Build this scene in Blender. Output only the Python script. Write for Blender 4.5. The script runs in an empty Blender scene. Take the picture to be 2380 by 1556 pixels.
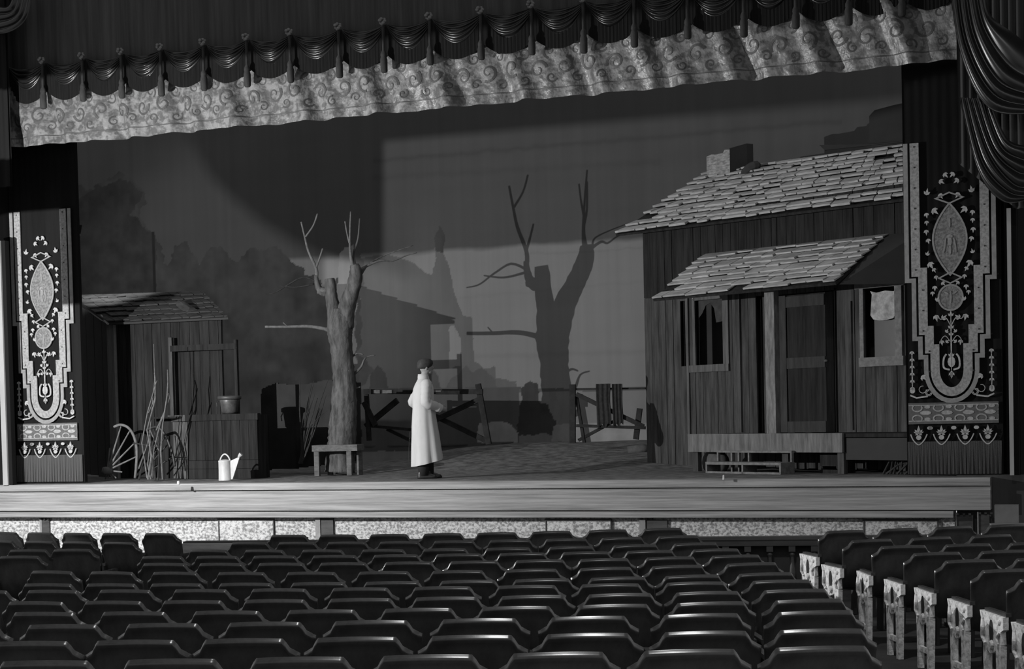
import bpy, math, random
import numpy as np
from mathutils import Matrix, Vector
random.seed(7); rng=np.random.default_rng(7)
C=bpy.context.scene; col=C.collection
PI=math.pi
# ---------------- camera ----------------
F=4000.0; PHI=math.radians(2); RHO=math.atan(.023); EZ=.932; CY=962+F*math.tan(PHI)
cd=bpy.data.cameras.new('camera'); cam=bpy.data.objects.new('camera',cd); col.objects.link(cam)
cd.sensor_width=36; cd.lens=F/2380*36; cd.shift_y=(CY-778)/2380; cd.clip_end=200
RM=(Matrix.Rotation(PI/2-PHI,3,'X')@Matrix.Rotation(-RHO,3,'Z'))
cam.matrix_world=Matrix.Translation((0,0,EZ))@RM.to_4x4()
C.camera=cam
C.view_settings.view_transform='Standard'; C.view_settings.look='None'; C.view_settings.gamma=1; C.view_settings.use_curve_mapping=False
C.view_settings.exposure=0.0
# ---------------- light ----------------
w=bpy.data.worlds.new('world'); C.world=w; w.use_nodes=True
w.node_tree.nodes['Background'].inputs[0].default_value=(.5,.5,.5,1); w.node_tree.nodes['Background'].inputs[1].default_value=.92
LP=Vector((-8.4,20.1,2.32))                     # flood lamp in the side box, left of the frame
l=bpy.data.lights.new('box_flood','POINT'); l.energy=4500; l.shadow_soft_size=.012
lo=bpy.data.objects.new('box_flood',l); lo.location=LP; col.objects.link(lo)
l=bpy.data.lights.new('house_light','AREA'); l.energy=380; l.shape='DISK'; l.size=.9
lo=bpy.data.objects.new('house_light',l); lo.location=(.6,9.5,8.5); lo.rotation_euler=(0,0,0); col.objects.link(lo)
LC=Vector((-7.25,27.75,3.9))                     # wing lamp hidden behind the left curtain leg
l=bpy.data.lights.new('wing_flood','SPOT'); l.energy=850; l.spot_size=math.radians(64); l.spot_blend=.6; l.shadow_soft_size=.012
lo=bpy.data.objects.new('wing_flood',l); lo.location=LC; lo.rotation_euler=(Vector((-5.0,35.8,3.0))-LC).to_track_quat('-Z','Y').to_euler(); col.objects.link(lo)
# ---------------- helpers ----------------
def ray(x,y): return RM@Vector(((x-1190)/F,-(y-CY)/F,-1))
EYE=Vector((0,0,EZ))
def onz(x,y,z=0): d=ray(x,y); return EYE+d*((z-EZ)/d.z)
def onY(x,y,Y): d=ray(x,y); return EYE+d*(Y/d.y)
A0=onz(100,1125); B0=onz(2212,1108); U=(B0-A0).normalized(); V=Vector((-U.y,U.x,0)); ROT=math.atan2(U.y,U.x)
def onv(x,y,v):
    d=ray(x,y); return EYE+d*((v-(EYE-A0).dot(V))/d.dot(V))
def uvz(p): q=p-A0; return q.dot(U),q.dot(V),p.z
def S(u,v,z): return A0+U*u+V*v+Vector((0,0,z))
def uz(x,y,v=0): q=uvz(onv(x,y,v)); return (q[0],q[2])
class Fr:                                        # a local frame: x along, y away, z up
    def __init__(s,o,rot): s.o=Vector(o); s.rot=rot; s.m=Matrix.Translation(s.o)@Matrix.Rotation(rot,4,'Z'); s.i=s.m.inverted()
    def loc(s,p): return s.i@Vector(p)
    def pl(s,x,y,v=0):                           # pixel on the frame's plane y=v -> (x,z)
        n=s.m.to_3x3()@Vector((0,1,0)); o=s.m@Vector((0,v,0)); d=ray(x,y)
        q=s.i@(EYE+d*((o-EYE).dot(n)/d.dot(n))); return (q.x,q.z)
class MB:
    def __init__(s): s.v=[]; s.f=[]
    def add(s,vs,fs):
        n=len(s.v); s.v+= [tuple(p) for p in vs]; s.f+=[tuple(i+n for i in f) for f in fs]; return s
    def box(s,x0,x1,y0,y1,z0,z1):
        return s.add([(x0,y0,z0),(x1,y0,z0),(x1,y1,z0),(x0,y1,z0),(x0,y0,z1),(x1,y0,z1),(x1,y1,z1),(x0,y1,z1)],
          [(0,3,2,1),(4,5,6,7),(0,1,5,4),(1,2,6,5),(2,3,7,6),(3,0,4,7)])
    def xbox(s,m,sx,sy,sz):
        vs=[m@Vector((a*sx/2,b*sy/2,c*sz/2)) for c in(-1,1) for a,b in((-1,-1),(1,-1),(1,1),(-1,1))]
        return s.add(vs,[(0,3,2,1),(4,5,6,7),(0,1,5,4),(1,2,6,5),(2,3,7,6),(3,0,4,7)])
    def bar(s,a,b,w,d,n=(0,1,0)):                # squared timber between two points
        a=Vector(a); b=Vector(b); z=(b-a).normalized(); y=Vector(n); y=(y-z*y.dot(z)).normalized(); x=y.cross(z)
        m=Matrix((x,y,z)).transposed().to_4x4(); m.translation=(a+b)/2
        return s.xbox(m,w,d,(b-a).length)
    def poly(s,pts,y0,y1):                       # prism from an outline in x,z
        n=len(pts); vs=[(p[0],y0,p[1]) for p in pts]+[(p[0],y1,p[1]) for p in pts]
        return s.add(vs,[tuple(range(n)),tuple(range(2*n-1,n-1,-1))]+[(i,i+n,(i+1)%n+n,(i+1)%n) for i in range(n)])
    def strip(s,pts,w,y0,y1,closed=False):       # ribbon of width w along a path in x,z, mitred
        P=[Vector((p[0],p[1])) for p in pts]; n=len(P); L=[];R=[]
        for i in range(n):
            a=P[i-1] if (i>0 or closed) else None; b=P[(i+1)%n] if (i<n-1 or closed) else None
            d1=(P[i]-a).normalized() if a is not None else None; d2=(b-P[i]).normalized() if b is not None else None
            if d1 is None:d1=d2
            if d2 is None:d2=d1
            t=(d1+d2); t=t.normalized() if t.length>1e-6 else d1
            nn=Vector((-t.y,t.x)); k=nn.dot(Vector((-d1.y,d1.x))); k=max(k,.35)
            L.append(P[i]+nn*w/2/k); R.append(P[i]-nn*w/2/k)
        vs=[(p.x,y0,p.y) for p in L]+[(p.x,y0,p.y) for p in R]+[(p.x,y1,p.y) for p in L]+[(p.x,y1,p.y) for p in R]
        fs=[]
        for i in range(n if closed else n-1):
            j=(i+1)%n; fs+=[(i,j,n+j,n+i),(i,i+2*n,j+2*n,j),(n+i,n+j,3*n+j,3*n+i)]
        if not closed: fs+=[(0,n,3*n,2*n),(n-1,3*n-1,4*n-1,2*n-1)]
        return s.add(vs,fs)
    def loft(s,rings,cap=True):
        n=len(rings[0]); vs=[p for r in rings for p in r]; fs=[]
        for k in range(len(rings)-1):
            for i in range(n):
                j=(i+1)%n; fs.append((k*n+i,k*n+j,(k+1)*n+j,(k+1)*n+i))
        if cap: fs+=[tuple(range(n-1,-1,-1)),tuple(range((len(rings)-1)*n,len(rings)*n))]
        return s.add(vs,fs)
    def tube(s,pts,rad,n=8,wob=0):
        P=[Vector(p) for p in pts]; m=len(P); rings=[]; up=Vector((0,1,0)); 
        for i in range(m):
            t=(P[min(i+1,m-1)]-P[max(i-1,0)]).normalized()
            x=up.cross(t); x=x if x.length>.1 else Vector((1,0,0)).cross(t); x.normalize(); y=t.cross(x)
            r=rad[i] if hasattr(rad,'__len__') else rad
            rings.append([P[i]+(x*math.cos(2*PI*k/n)+y*math.sin(2*PI*k/n))*r*(1+wob*random.uniform(-1,1)) for k in range(n)])
        return s.loft(rings)
    def lathe(s,prof,c=(0,0,0),n=16):
        c=Vector(c); return s.loft([[c+Vector((r*math.cos(2*PI*k/n),r*math.sin(2*PI*k/n),z)) for k in range(n)] for r,z in prof])
    def ell(s,c,r,n=12,m=8,rot=None):
        R=rot or Matrix.Identity(3); c=Vector(c); rings=[]
        for i in range(m+1):
            a=-PI/2+PI*(i+.001 if i==0 else i-.001 if i==m else i)/m
            rings.append([c+R@Vector((r[0]*math.cos(a)*math.cos(2*PI*k/n),r[1]*math.cos(a)*math.sin(2*PI*k/n),r[2]*math.sin(a))) for k in range(n)])
        return s.loft(rings)
    def build(s,name,m,parent=None,smooth=False,loc=None,rot=0):
        me=bpy.data.meshes.new(name); me.from_pydata(s.v,[],s.f); me.validate(); me.update()
        if smooth: me.shade_smooth()
        o=bpy.data.objects.new(name,me); me.materials.append(m); col.objects.link(o)
        if parent is not None: o.parent=parent
        if loc is not None: o.location=loc; o.rotation_euler=(0,0,rot)
        return o
def tag(o,label=None,cat=None,group=None,kind=None):
    if label:o['label']=label
    if cat:o['category']=cat
    if group:o['group']=group
    if kind:o['kind']=kind
    return o
def thing(name,label,cat,fr,group=None):
    o=bpy.data.objects.new(name,None); col.objects.link(o); o.location=fr.o; o.rotation_euler=(0,0,fr.rot); o.empty_display_size=.2
    return tag(o,label,cat,group)
def spline(pts,n=8,closed=False):                # Catmull-Rom
    out=[]; P=[Vector(p) for p in pts]; m=len(P)
    for i in range(m if closed else m-1):
        if closed: a,b,c,d=P[i-1],P[i],P[(i+1)%m],P[(i+2)%m]
        else: a,b,c,d=P[max(i-1,0)],P[i],P[i+1],P[min(i+2,m-1)]
        for k in range(n):
            t=k/n; out.append(.5*((2*b)+(c-a)*t+(2*a-5*b+4*c-d)*t*t+(3*b-a-3*c+d)*t**3))
    if not closed: out.append(P[-1])
    return out
def mat(name,v,rough=.85,var=.25,scale=(3,3,3),bump=0,bscale=None,spec=.2,detail=6,thr=None,v2=None,metal=0):
    m=bpy.data.materials.new(name); m.use_nodes=True; t=m.node_tree; b=t.nodes['Principled BSDF']
    b.inputs['Roughness'].default_value=rough; b.inputs['Specular IOR Level'].default_value=spec; b.inputs['Metallic'].default_value=metal
    tc=t.nodes.new('ShaderNodeTexCoord'); mp=t.nodes.new('ShaderNodeMapping'); mp.inputs['Scale'].default_value=scale
    t.links.new(tc.outputs['Object'],mp.inputs[0])
    nz=t.nodes.new('ShaderNodeTexNoise'); nz.inputs['Scale'].default_value=1; nz.inputs['Detail'].default_value=detail; nz.inputs['Roughness'].default_value=.65
    t.links.new(mp.outputs[0],nz.inputs['Vector'])
    cr=t.nodes.new('ShaderNodeValToRGB'); lo_,hi_=(.3,.7) if thr is None else thr
    cr.color_ramp.elements[0].position=lo_; cr.color_ramp.elements[1].position=hi_
    a=v*(1-var); c=v*(1+var) if v2 is None else v2
    if v2 is not None: a=v
    cr.color_ramp.elements[0].color=(a,a,a,1); cr.color_ramp.elements[1].color=(c,c,c,1)
    t.links.new(nz.outputs[0],cr.inputs[0]); t.links.new(cr.outputs[0],b.inputs['Base Color'])
    if bump:
        bp=t.nodes.new('ShaderNodeBump'); bp.inputs['Strength'].default_value=bump; bp.inputs['Distance'].default_value=.02
        if bscale:
            mp2=t.nodes.new('ShaderNodeMapping'); mp2.inputs['Scale'].default_value=bscale; t.links.new(tc.outputs['Object'],mp2.inputs[0])
            n2=t.nodes.new('ShaderNodeTexNoise'); n2.inputs['Scale'].default_value=1; n2.inputs['Detail'].default_value=5; t.links.new(mp2.outputs[0],n2.inputs['Vector'])
            t.links.new(n2.outputs[0],bp.inputs['Height'])
        else: t.links.new(nz.outputs[0],bp.inputs['Height'])
        t.links.new(bp.outputs[0],b.inputs['Normal'])
    return m
def vcmat(name,rough=.9,weave=.045):
    m=bpy.data.materials.new(name); m.use_nodes=True; t=m.node_tree; b=t.nodes['Principled BSDF']
    b.inputs['Roughness'].default_value=rough; b.inputs['Specular IOR Level'].default_value=.05
    a=t.nodes.new('ShaderNodeAttribute'); a.attribute_name='Col'
    tc=t.nodes.new('ShaderNodeTexCoord'); mp=t.nodes.new('ShaderNodeMapping'); mp.inputs['Scale'].default_value=(9,9,.25); t.links.new(tc.outputs['Object'],mp.inputs[0])
    nz=t.nodes.new('ShaderNodeTexNoise'); nz.inputs['Scale'].default_value=1; nz.inputs['Detail'].default_value=4; t.links.new(mp.outputs[0],nz.inputs['Vector'])
    mr=t.nodes.new('ShaderNodeMapRange'); mr.inputs[1].default_value=.3; mr.inputs[2].default_value=.7; mr.inputs[3].default_value=1-weave; mr.inputs[4].default_value=1+weave
    t.links.new(nz.outputs[0],mr.inputs[0])
    mx=t.nodes.new('ShaderNodeVectorMath'); mx.operation='SCALE'; t.links.new(a.outputs['Color'],mx.inputs[0]); t.links.new(mr.outputs[0],mx.inputs['Scale'])
    t.links.new(mx.outputs[0],b.inputs['Base Color']); return m
def vnoise(x,y,seed=0):                          # value noise for painted scenery
    r=np.random.default_rng(seed); g=r.random((256,256)); xi=np.floor(x).astype(int); yi=np.floor(y).astype(int); fx=x-xi; fy=y-yi
    fx=fx*fx*(3-2*fx); fy=fy*fy*(3-2*fy); a=g[xi%256,yi%256]; b=g[(xi+1)%256,yi%256]; c=g[xi%256,(yi+1)%256]; d=g[(xi+1)%256,(yi+1)%256]
    return (a*(1-fx)+b*fx)*(1-fy)+(c*(1-fx)+d*fx)*fy
def fbm(x,y,seed=0,o=4):
    s=0;a=.5
    for k in range(o): s=s+a*vnoise(x*2**k,y*2**k,seed+k); a*=.5
    return s/(1-.5**o)
def inpoly(X,Y,P):
    r=np.zeros(X.shape,bool); n=len(P)
    for i in range(n):
        x0,y0=P[i]; x1,y1=P[i-1]
        if y0==y1: continue
        c=((y0>Y)!=(y1>Y))&(X<(x1-x0)*(Y-y0)/(y1-y0)+x0); r^=c
    return r
def hz(Y): return float(np.interp(Y,[5,6,7.14,7.96,8.78,9.6,10.4,11.2,12,15,18,20,26],[.9,.95,1.0,1.03,1.05,1.08,1.11,1.14,1.165,1.18,1.21,1.24,1.24]))+.84
def smooth(a,b,x): t=min(max((x-a)/(b-a),0),1); return t*t*(3-2*t)
ST=Fr(S(0,0,0),ROT)
# ---------------- materials ----------------
M_black=mat('black_velvet',.010,.95,.25,(3,3,.3),spec=.03)
M_blk2=mat('black_unlit_cloth',.05,.95,.25,(3,3,.3),spec=.03)  # black made paler where the flood misses, lifting the shade by colour
M_drape=mat('dark_plush',.03,.7,.3,(14,14,.6),spec=.1)
M_satin=mat('dark_satin',.008,.30,.3,(10,10,10),spec=.5)
M_broc=mat('brocade',.075,.38,0,(8,8,10),bump=1,bscale=(14,14,10),spec=.5,v2=.17,thr=(.42,.58),detail=2)
M_fringe=mat('dark_fringe',.009,.9,.4,(60,60,2),spec=.05)
M_ros=mat('satin_rosette',.12,.3,.3,(20,20,20),spec=.5)
M_tass=mat('tassel_cord',.03,.8,.3,(30,30,8),spec=.1)
M_gold=mat('gold_ribbon',.15,.7,0,(26,26,26),v2=.26,thr=(.35,.6),spec=.25,detail=3)
M_gold2=mat('plain_gold_braid',.18,.6,.25,(12,12,12),spec=.3)
M_emb=mat('pale_embroidery',.30,.7,.3,(30,30,30),spec=.2)
M_med=mat('medallion_cloth',.09,.8,0,(30,30,30),v2=.17,thr=(.4,.6),detail=2)
M_ink=mat('dark_stud',.03,.8,.1)
M_fascia=mat('worn_fascia_boards',.13,.5,0,(.8,6,30),v2=.28,thr=(.34,.66),bump=.2,spec=.3)
M_groove=mat('dark_groove',.06,.8,.2)
M_rough=mat('rough_plaster',.16,.95,0,(24,24,30),v2=.46,thr=(.40,.58),bump=.6,spec=.1,detail=4)
M_dark=mat('dark_wood',.045,.6,.35,(4,4,20),spec=.25)
M_floor=mat('hall_carpet',.05,.9,.3,(2,2,2),spec=.1)
M_ground=mat('ground_cloth',.065,.95,0,(5,9,5),v2=.20,thr=(.38,.66),bump=.5,spec=.05,detail=7)
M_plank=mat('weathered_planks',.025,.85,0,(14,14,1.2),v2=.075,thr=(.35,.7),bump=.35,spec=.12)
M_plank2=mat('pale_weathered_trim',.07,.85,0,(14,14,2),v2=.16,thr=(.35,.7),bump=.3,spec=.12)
M_plankd=mat('dark_stained_and_shaded_planks',.010,.85,0,(14,14,1.0),v2=.028,thr=(.35,.7),bump=.3,spec=.1)
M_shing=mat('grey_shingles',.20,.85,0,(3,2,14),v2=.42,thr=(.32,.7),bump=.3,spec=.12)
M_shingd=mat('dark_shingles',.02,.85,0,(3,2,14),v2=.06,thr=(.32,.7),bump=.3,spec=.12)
M_bark=mat('tree_bark',.045,.95,0,(14,14,3),v2=.13,thr=(.36,.68),bump=.9,spec=.08)
M_twig=mat('pale_twigs',.11,.8,.35,(20,20,20),spec=.2)
M_twigd=mat('dark_twigs',.03,.85,.35,(20,20,20),spec=.1)
M_fence=mat('dark_rail',.015,.8,0,(6,6,6),v2=.035,thr=(.4,.75),bump=.2,spec=.15)
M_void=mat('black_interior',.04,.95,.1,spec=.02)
M_seat=mat('lacquered_ply',.05,.27,.5,(5,5,3),bump=.04,spec=.42)
M_iron=mat('black_iron',.02,.5,.3,(8,8,8),spec=.4)
M_white=mat('chipped_cream_paint',.30,.6,0,(26,26,26),v2=.72,thr=(.36,.55),bump=.4,spec=.3)
M_can=mat('white_enamel',.42,.4,.12,(20,20,8),spec=.4)
M_coat=mat('white_coat_cloth',.40,.9,.08,(8,8,3),bump=.12,bscale=(10,10,2),spec=.1)
M_cloth=mat('black_trousers',.025,.9,.2,spec=.08)
M_skin=mat('skin',.22,.6,.1,spec=.25)
M_hair=mat('dark_cap',.03,.7,.3,(30,30,30),spec=.2)
M_shoe=mat('black_shoe',.02,.25,.2,spec=.5)
M_brick=mat('pale_brick',.14,.9,0,(9,9,30),v2=.30,thr=(.4,.62),spec=.1)
M_paper=mat('torn_blind',.20,.9,0,(10,10,10),v2=.40,thr=(.35,.65),spec=.1)
M_col=mat('pale_moulding',.24,.6,.15,(4,4,1),spec=.3)
# ---------------- setting ----------------
b=MB(); ys=[5,6,7.14,7.96,8.78,9.6,10.4,11.2,12,13.5,15,18,20,23,27,31]; xs=[-10,9]
vs=[(x,y,-hz(y)+EZ) for y in ys for x in xs]; b.add(vs,[(2*i,2*i+1,2*i+3,2*i+2) for i in range(len(ys)-1)])
b.add([(x,y,z-.1) for x,y,z in vs],[(2*i+2,2*i+3,2*i+1,2*i) for i in range(len(ys)-1)])
tag(b.build('floor_auditorium',M_floor),kind='structure')
b=MB().box(-12,11,3,20.5,9.3,9.5); tag(b.build('ceiling',mat('dark_ceiling',.05,.9,.1)),kind='structure')
FV=-.42                                         # front edge of the stage
def gz(u,v): return .37*smooth(2.6,7.6,v)*smooth(1.5,5.0,u) + .012*math.sin(u*3.1+v*2)*smooth(1,3,v)
us=np.arange(-14,18.01,.4); vv=[FV+.35]+list(np.arange(.4,10.0,.3))
vs=[(u,v,gz(u,v) if v>.9 else 0) for v in vv for u in us]; n=len(us)
b=MB().add(vs,[(j*n+i,j*n+i+1,(j+1)*n+i+1,(j+1)*n+i) for j in range(len(vv)-1) for i in range(n-1)])
b.add([(x,y,-.12) for x,y in((-14,FV+.35),(18,FV+.35),(18,9),(-14,9))],[(0,1,2,3)])
o=b.build('floor_stage',M_ground,smooth=True,loc=ST.o,rot=ROT); tag(o,kind='structure')
b=MB().box(-14,14.45,FV,FV+.345,-.10,0.0); tag(b.build('trim_stage_nosing',M_fascia,loc=ST.o,rot=ROT),kind='structure')
b=MB()
b.box(-14,14.45,FV+.05,FV+.30,-.155,-.10); b.box(-14,14.45,FV+.02,FV+.30,-.405,-.155)
tag(b.build('trim_stage_fascia',M_fascia,loc=ST.o,rot=ROT),kind='structure')
b=MB().box(-14,14.0,FV-.03,FV+.28,-.50,-.42); tag(b.build('trim_fascia_foot',M_fascia,loc=ST.o,rot=ROT),kind='structure')
b=MB().box(-14,14.4,FV+.08,FV+.3,-.42,-.4); tag(b.build('trim_fascia_groove',M_groove,loc=ST.o,rot=ROT),kind='structure')
b=MB().box(-14,14.0,FV+.12,FV+.4,-1.6,-.50); tag(b.build('wall_orchestra',M_rough,loc=ST.o,rot=ROT),kind='structure')
# recess right of the stage front
b=MB().box(14.02,18,FV+.2,FV+.4,-1.6,.02); tag(b.build('wall_right_recess',M_blk2,loc=ST.o,rot=ROT),kind='structure')
WV=FV+.12
def panel(x0,x1,y0,y1,label,name='wall_hatch',mt=None):
    a=uz(x0,y0,WV); c=uz(x1,y0,WV); z1=a[1]; z0=-1.25
    f=Fr(S(a[0],WV,z0),ROT); t=thing(name,label,'hatch',f)
    W=c[0]-a[0]; H=z1-z0
    MB().box(.012,W-.012,-.02,-.001,.01,H-.02).build('door_panel',mt or M_rough,t)
    MB().box(-.012,W+.012,-.045,-.001,H-.02,H).build('door_head',M_dark,t)
    MB().box(-.008,.008,-.03,-.001,0,H-.02).box(W-.008,W+.008,-.03,-.001,0,H-.02).build('door_gap',M_groove,t)
panel(510,637,1206,0,'rough plaster hatch door in pale wall below stage, left of centre')
panel(1270,1421,1207,0,'rough plaster hatch door in wall below middle of the stage')
panel(2008,2180,1207,0,'darker rough hatch door in wall below stage, far right end')
def pier(x0,x1,x2,ytop,label):
    a=uz(x0,ytop,WV); c=uz(x1,ytop,WV); e=uz(x2,ytop,WV); f=Fr(S(a[0],WV,-1.25),ROT); t=thing('wall_pier',label,'post',f); H=a[1]+1.25
    MB().box(0,c[0]-a[0],-.05,-.001,0,H).build('pale_stile',M_gold2,t)
    MB().box(c[0]-a[0]+.001,e[0]-a[0],-.035,-.001,0,H-.03).build('dark_pier',M_dark,t)
    b=MB()
    for k in range(3): b.box(.02+k*.07,.05+k*.07,-.07,-.0355,H-.028,H-.005)
    b.build('iron_cleat',M_iron,t)
pier(96,101,117,1204,'dark narrow post against pale wall under stage, at far left')
pier(736,747,776,1199,'dark ribbed post with pale stile against wall under stage, behind seats')
pier(1488,1502,1552,1203,'dark wide post against wall under stage, right of centre')
pier(2222,2224,2262,1192,'black square post at the right end of the stage wall')
pier(2272,2275,2300,1190,'black post standing beyond the right end of the stage wall')
# pale box and ledge beyond the stage, far right
f=Fr(onY(2310,1235,19.5),-.2); f.o.z=-1.17
t=thing('low_ledge','pale low ledge beyond the right seats at frame edge','ledge',f)
MB().box(0,1.0,0,.5,0,.62).build('ledge_body',M_dark,t); MB().box(-.01,1.02,-.02,.5,.62,.70).build('ledge_top',mat('dull_ledge',.16,.8,.2),t)
f=Fr(onY(2312,1204,20.1),-.25); MBt=MB().box(0,.27,-.1,.1,-.02,.20); f.o.z=-.465
tag(MBt.build('pale_box',mat('dull_paper',.13,.9,.2),loc=f.o,rot=-.3),'small pale box on the ledge at far right edge of frame','box')
b=MB().box(-14,20,10.4,10.6,-.5,11); tag(b.build('wall_back',M_black,loc=ST.o,rot=ROT),kind='structure')
# ---------------- painted backdrop ----------------
DV=8.6; u0,u1,z0,z1=-7.8,16.0,.0,8.2; du=.022
nu=int((u1-u0)/du); nz_=int((z1-z0)/du); gu=np.linspace(u0,u1,nu); gzv=np.linspace(z0,z1,nz_); GU,GZ=np.meshgrid(gu,gzv)
wx=(fbm(GU*5,GZ*5,3)-.5)*.16; wy=(fbm(GU*5,GZ*5,9)-.5)*.16; wxs=(fbm(GU*1.2,GZ*1.2,13)-.5)*.3
def D(pts): return [uz(x,y,DV) for x,y in pts]
zb=uz(1300,567,DV)[1]
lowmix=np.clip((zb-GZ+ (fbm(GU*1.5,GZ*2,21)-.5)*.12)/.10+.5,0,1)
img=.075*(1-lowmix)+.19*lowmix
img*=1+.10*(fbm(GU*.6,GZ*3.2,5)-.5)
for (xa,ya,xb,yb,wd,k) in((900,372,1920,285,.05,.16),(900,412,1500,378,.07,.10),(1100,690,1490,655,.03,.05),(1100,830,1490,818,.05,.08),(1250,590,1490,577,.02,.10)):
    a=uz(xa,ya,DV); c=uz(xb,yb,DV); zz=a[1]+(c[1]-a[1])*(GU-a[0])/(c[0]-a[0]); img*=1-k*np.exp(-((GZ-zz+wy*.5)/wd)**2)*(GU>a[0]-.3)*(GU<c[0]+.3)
def paint(pts,val,warp=1.0,tex=.25,ts=4,wsm=0):
    m=inpoly(GU+wx*warp+wxs*wsm,GZ+wy*warp,D(pts)); v=val*(1+tex*(fbm(GU*ts,GZ*ts,int(abs(pts[0][0]))%97)-.5)*2); img[m]=v[m]
# shed and well shadow painted right of the real tree, with spire, gap, wood
paint([(825,600),(905,592),(960,610),(1000,640),(1012,600),(1010,560),(1019,527),(1034,545),(1030,585),(1044,620),(1058,690),(1075,735),(1096,738),(1103,840),(1125,858),(1150,850),(1153,880),(1200,888),(1206,1030),(820,1035)],.115,.5,.06)
paint([(1043,760),(1056,758),(1070,790),(1070,850),(1044,856)],.2,.5,.05)
paint([(1012,585),(1008,552),(1019,524),(1034,548),(1030,585)],.05,.4)
paint([(858,910),(862,868),(880,848),(897,866),(905,910)],.07,.4,.1)
paint([(972,910),(978,872),(996,850),(1018,880),(1024,912)],.07,.4,.1)
paint([(1030,912),(1050,880),(1068,870),(1085,850),(1100,868),(1120,856),(1152,880),(1156,915)],.09,.5,.1)
paint([(835,905),(1210,900),(1206,1045),(835,1050)],.075,.2,.12)
# field and horizon right
paint([(1206,907),(1520,903),(1520,1060),(1206,1060)],.17,.1,.1)
paint([(1206,905),(1520,900),(1520,908),(1206,912)],.09,.1,.1)
paint([(1205,1010),(1202,950),(1215,905),(1230,888),(1246,892),(1256,930),(1272,945),(1290,985),(1288,1012)],.05,1.2,.3)
paint([(1275,910),(1290,915),(1308,960),(1300,990),(1285,960)],.15,.6)
paint([(1108,1028),(1112,985),(1150,978),(1190,985),(1206,1005),(1200,1030)],.24,.6,.3)
paint([(1282,1030),(1284,990),(1330,985),(1520,985),(1520,1035)],.23,.8,.3)
# big trees at left
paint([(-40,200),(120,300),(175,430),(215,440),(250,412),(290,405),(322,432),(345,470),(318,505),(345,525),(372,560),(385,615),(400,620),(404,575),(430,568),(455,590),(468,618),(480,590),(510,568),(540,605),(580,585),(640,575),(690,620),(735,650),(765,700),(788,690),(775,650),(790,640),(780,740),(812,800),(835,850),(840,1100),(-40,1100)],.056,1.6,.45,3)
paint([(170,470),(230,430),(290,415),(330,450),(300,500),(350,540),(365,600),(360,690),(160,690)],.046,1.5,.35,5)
paint([(788,650),(783,618),(800,575),(818,568),(832,605),(824,640),(838,690),(822,750),(832,800),(828,850),(808,838),(800,780),(782,742),(776,700)],.21,1.0,.15)
paint([(838,560),(845,640),(836,700),(846,760),(836,820),(870,860),(834,905),(828,700),(824,600)],.08,1.0)
# painted tree trunk line
paint([(354,540),(360,540),(364,690),(357,690)],.025,.1)
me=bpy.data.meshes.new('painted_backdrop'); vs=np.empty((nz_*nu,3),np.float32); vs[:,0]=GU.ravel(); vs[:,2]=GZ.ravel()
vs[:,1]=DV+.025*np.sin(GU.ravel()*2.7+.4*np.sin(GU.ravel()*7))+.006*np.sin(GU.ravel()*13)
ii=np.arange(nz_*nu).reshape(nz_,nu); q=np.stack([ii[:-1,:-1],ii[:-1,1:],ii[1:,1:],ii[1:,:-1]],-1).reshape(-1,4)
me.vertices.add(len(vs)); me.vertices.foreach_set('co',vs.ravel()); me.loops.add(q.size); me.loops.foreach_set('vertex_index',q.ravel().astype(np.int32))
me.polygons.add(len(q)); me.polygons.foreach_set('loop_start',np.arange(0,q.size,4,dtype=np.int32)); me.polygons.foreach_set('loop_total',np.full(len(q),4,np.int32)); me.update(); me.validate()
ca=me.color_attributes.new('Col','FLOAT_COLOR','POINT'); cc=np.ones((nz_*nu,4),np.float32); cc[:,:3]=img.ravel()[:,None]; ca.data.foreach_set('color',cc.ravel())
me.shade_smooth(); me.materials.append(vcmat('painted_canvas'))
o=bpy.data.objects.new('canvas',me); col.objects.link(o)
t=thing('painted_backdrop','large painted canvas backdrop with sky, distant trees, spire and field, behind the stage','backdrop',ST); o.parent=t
MB().box(u0,u1,DV-.03,DV+.03,z1-.02,z1+.06).build('top_batten',M_dark,t)
b=MB().box(u0,u1,DV-.02,DV+.04,.33,.36); b.build('bottom_batten',M_dark,t)
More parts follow.
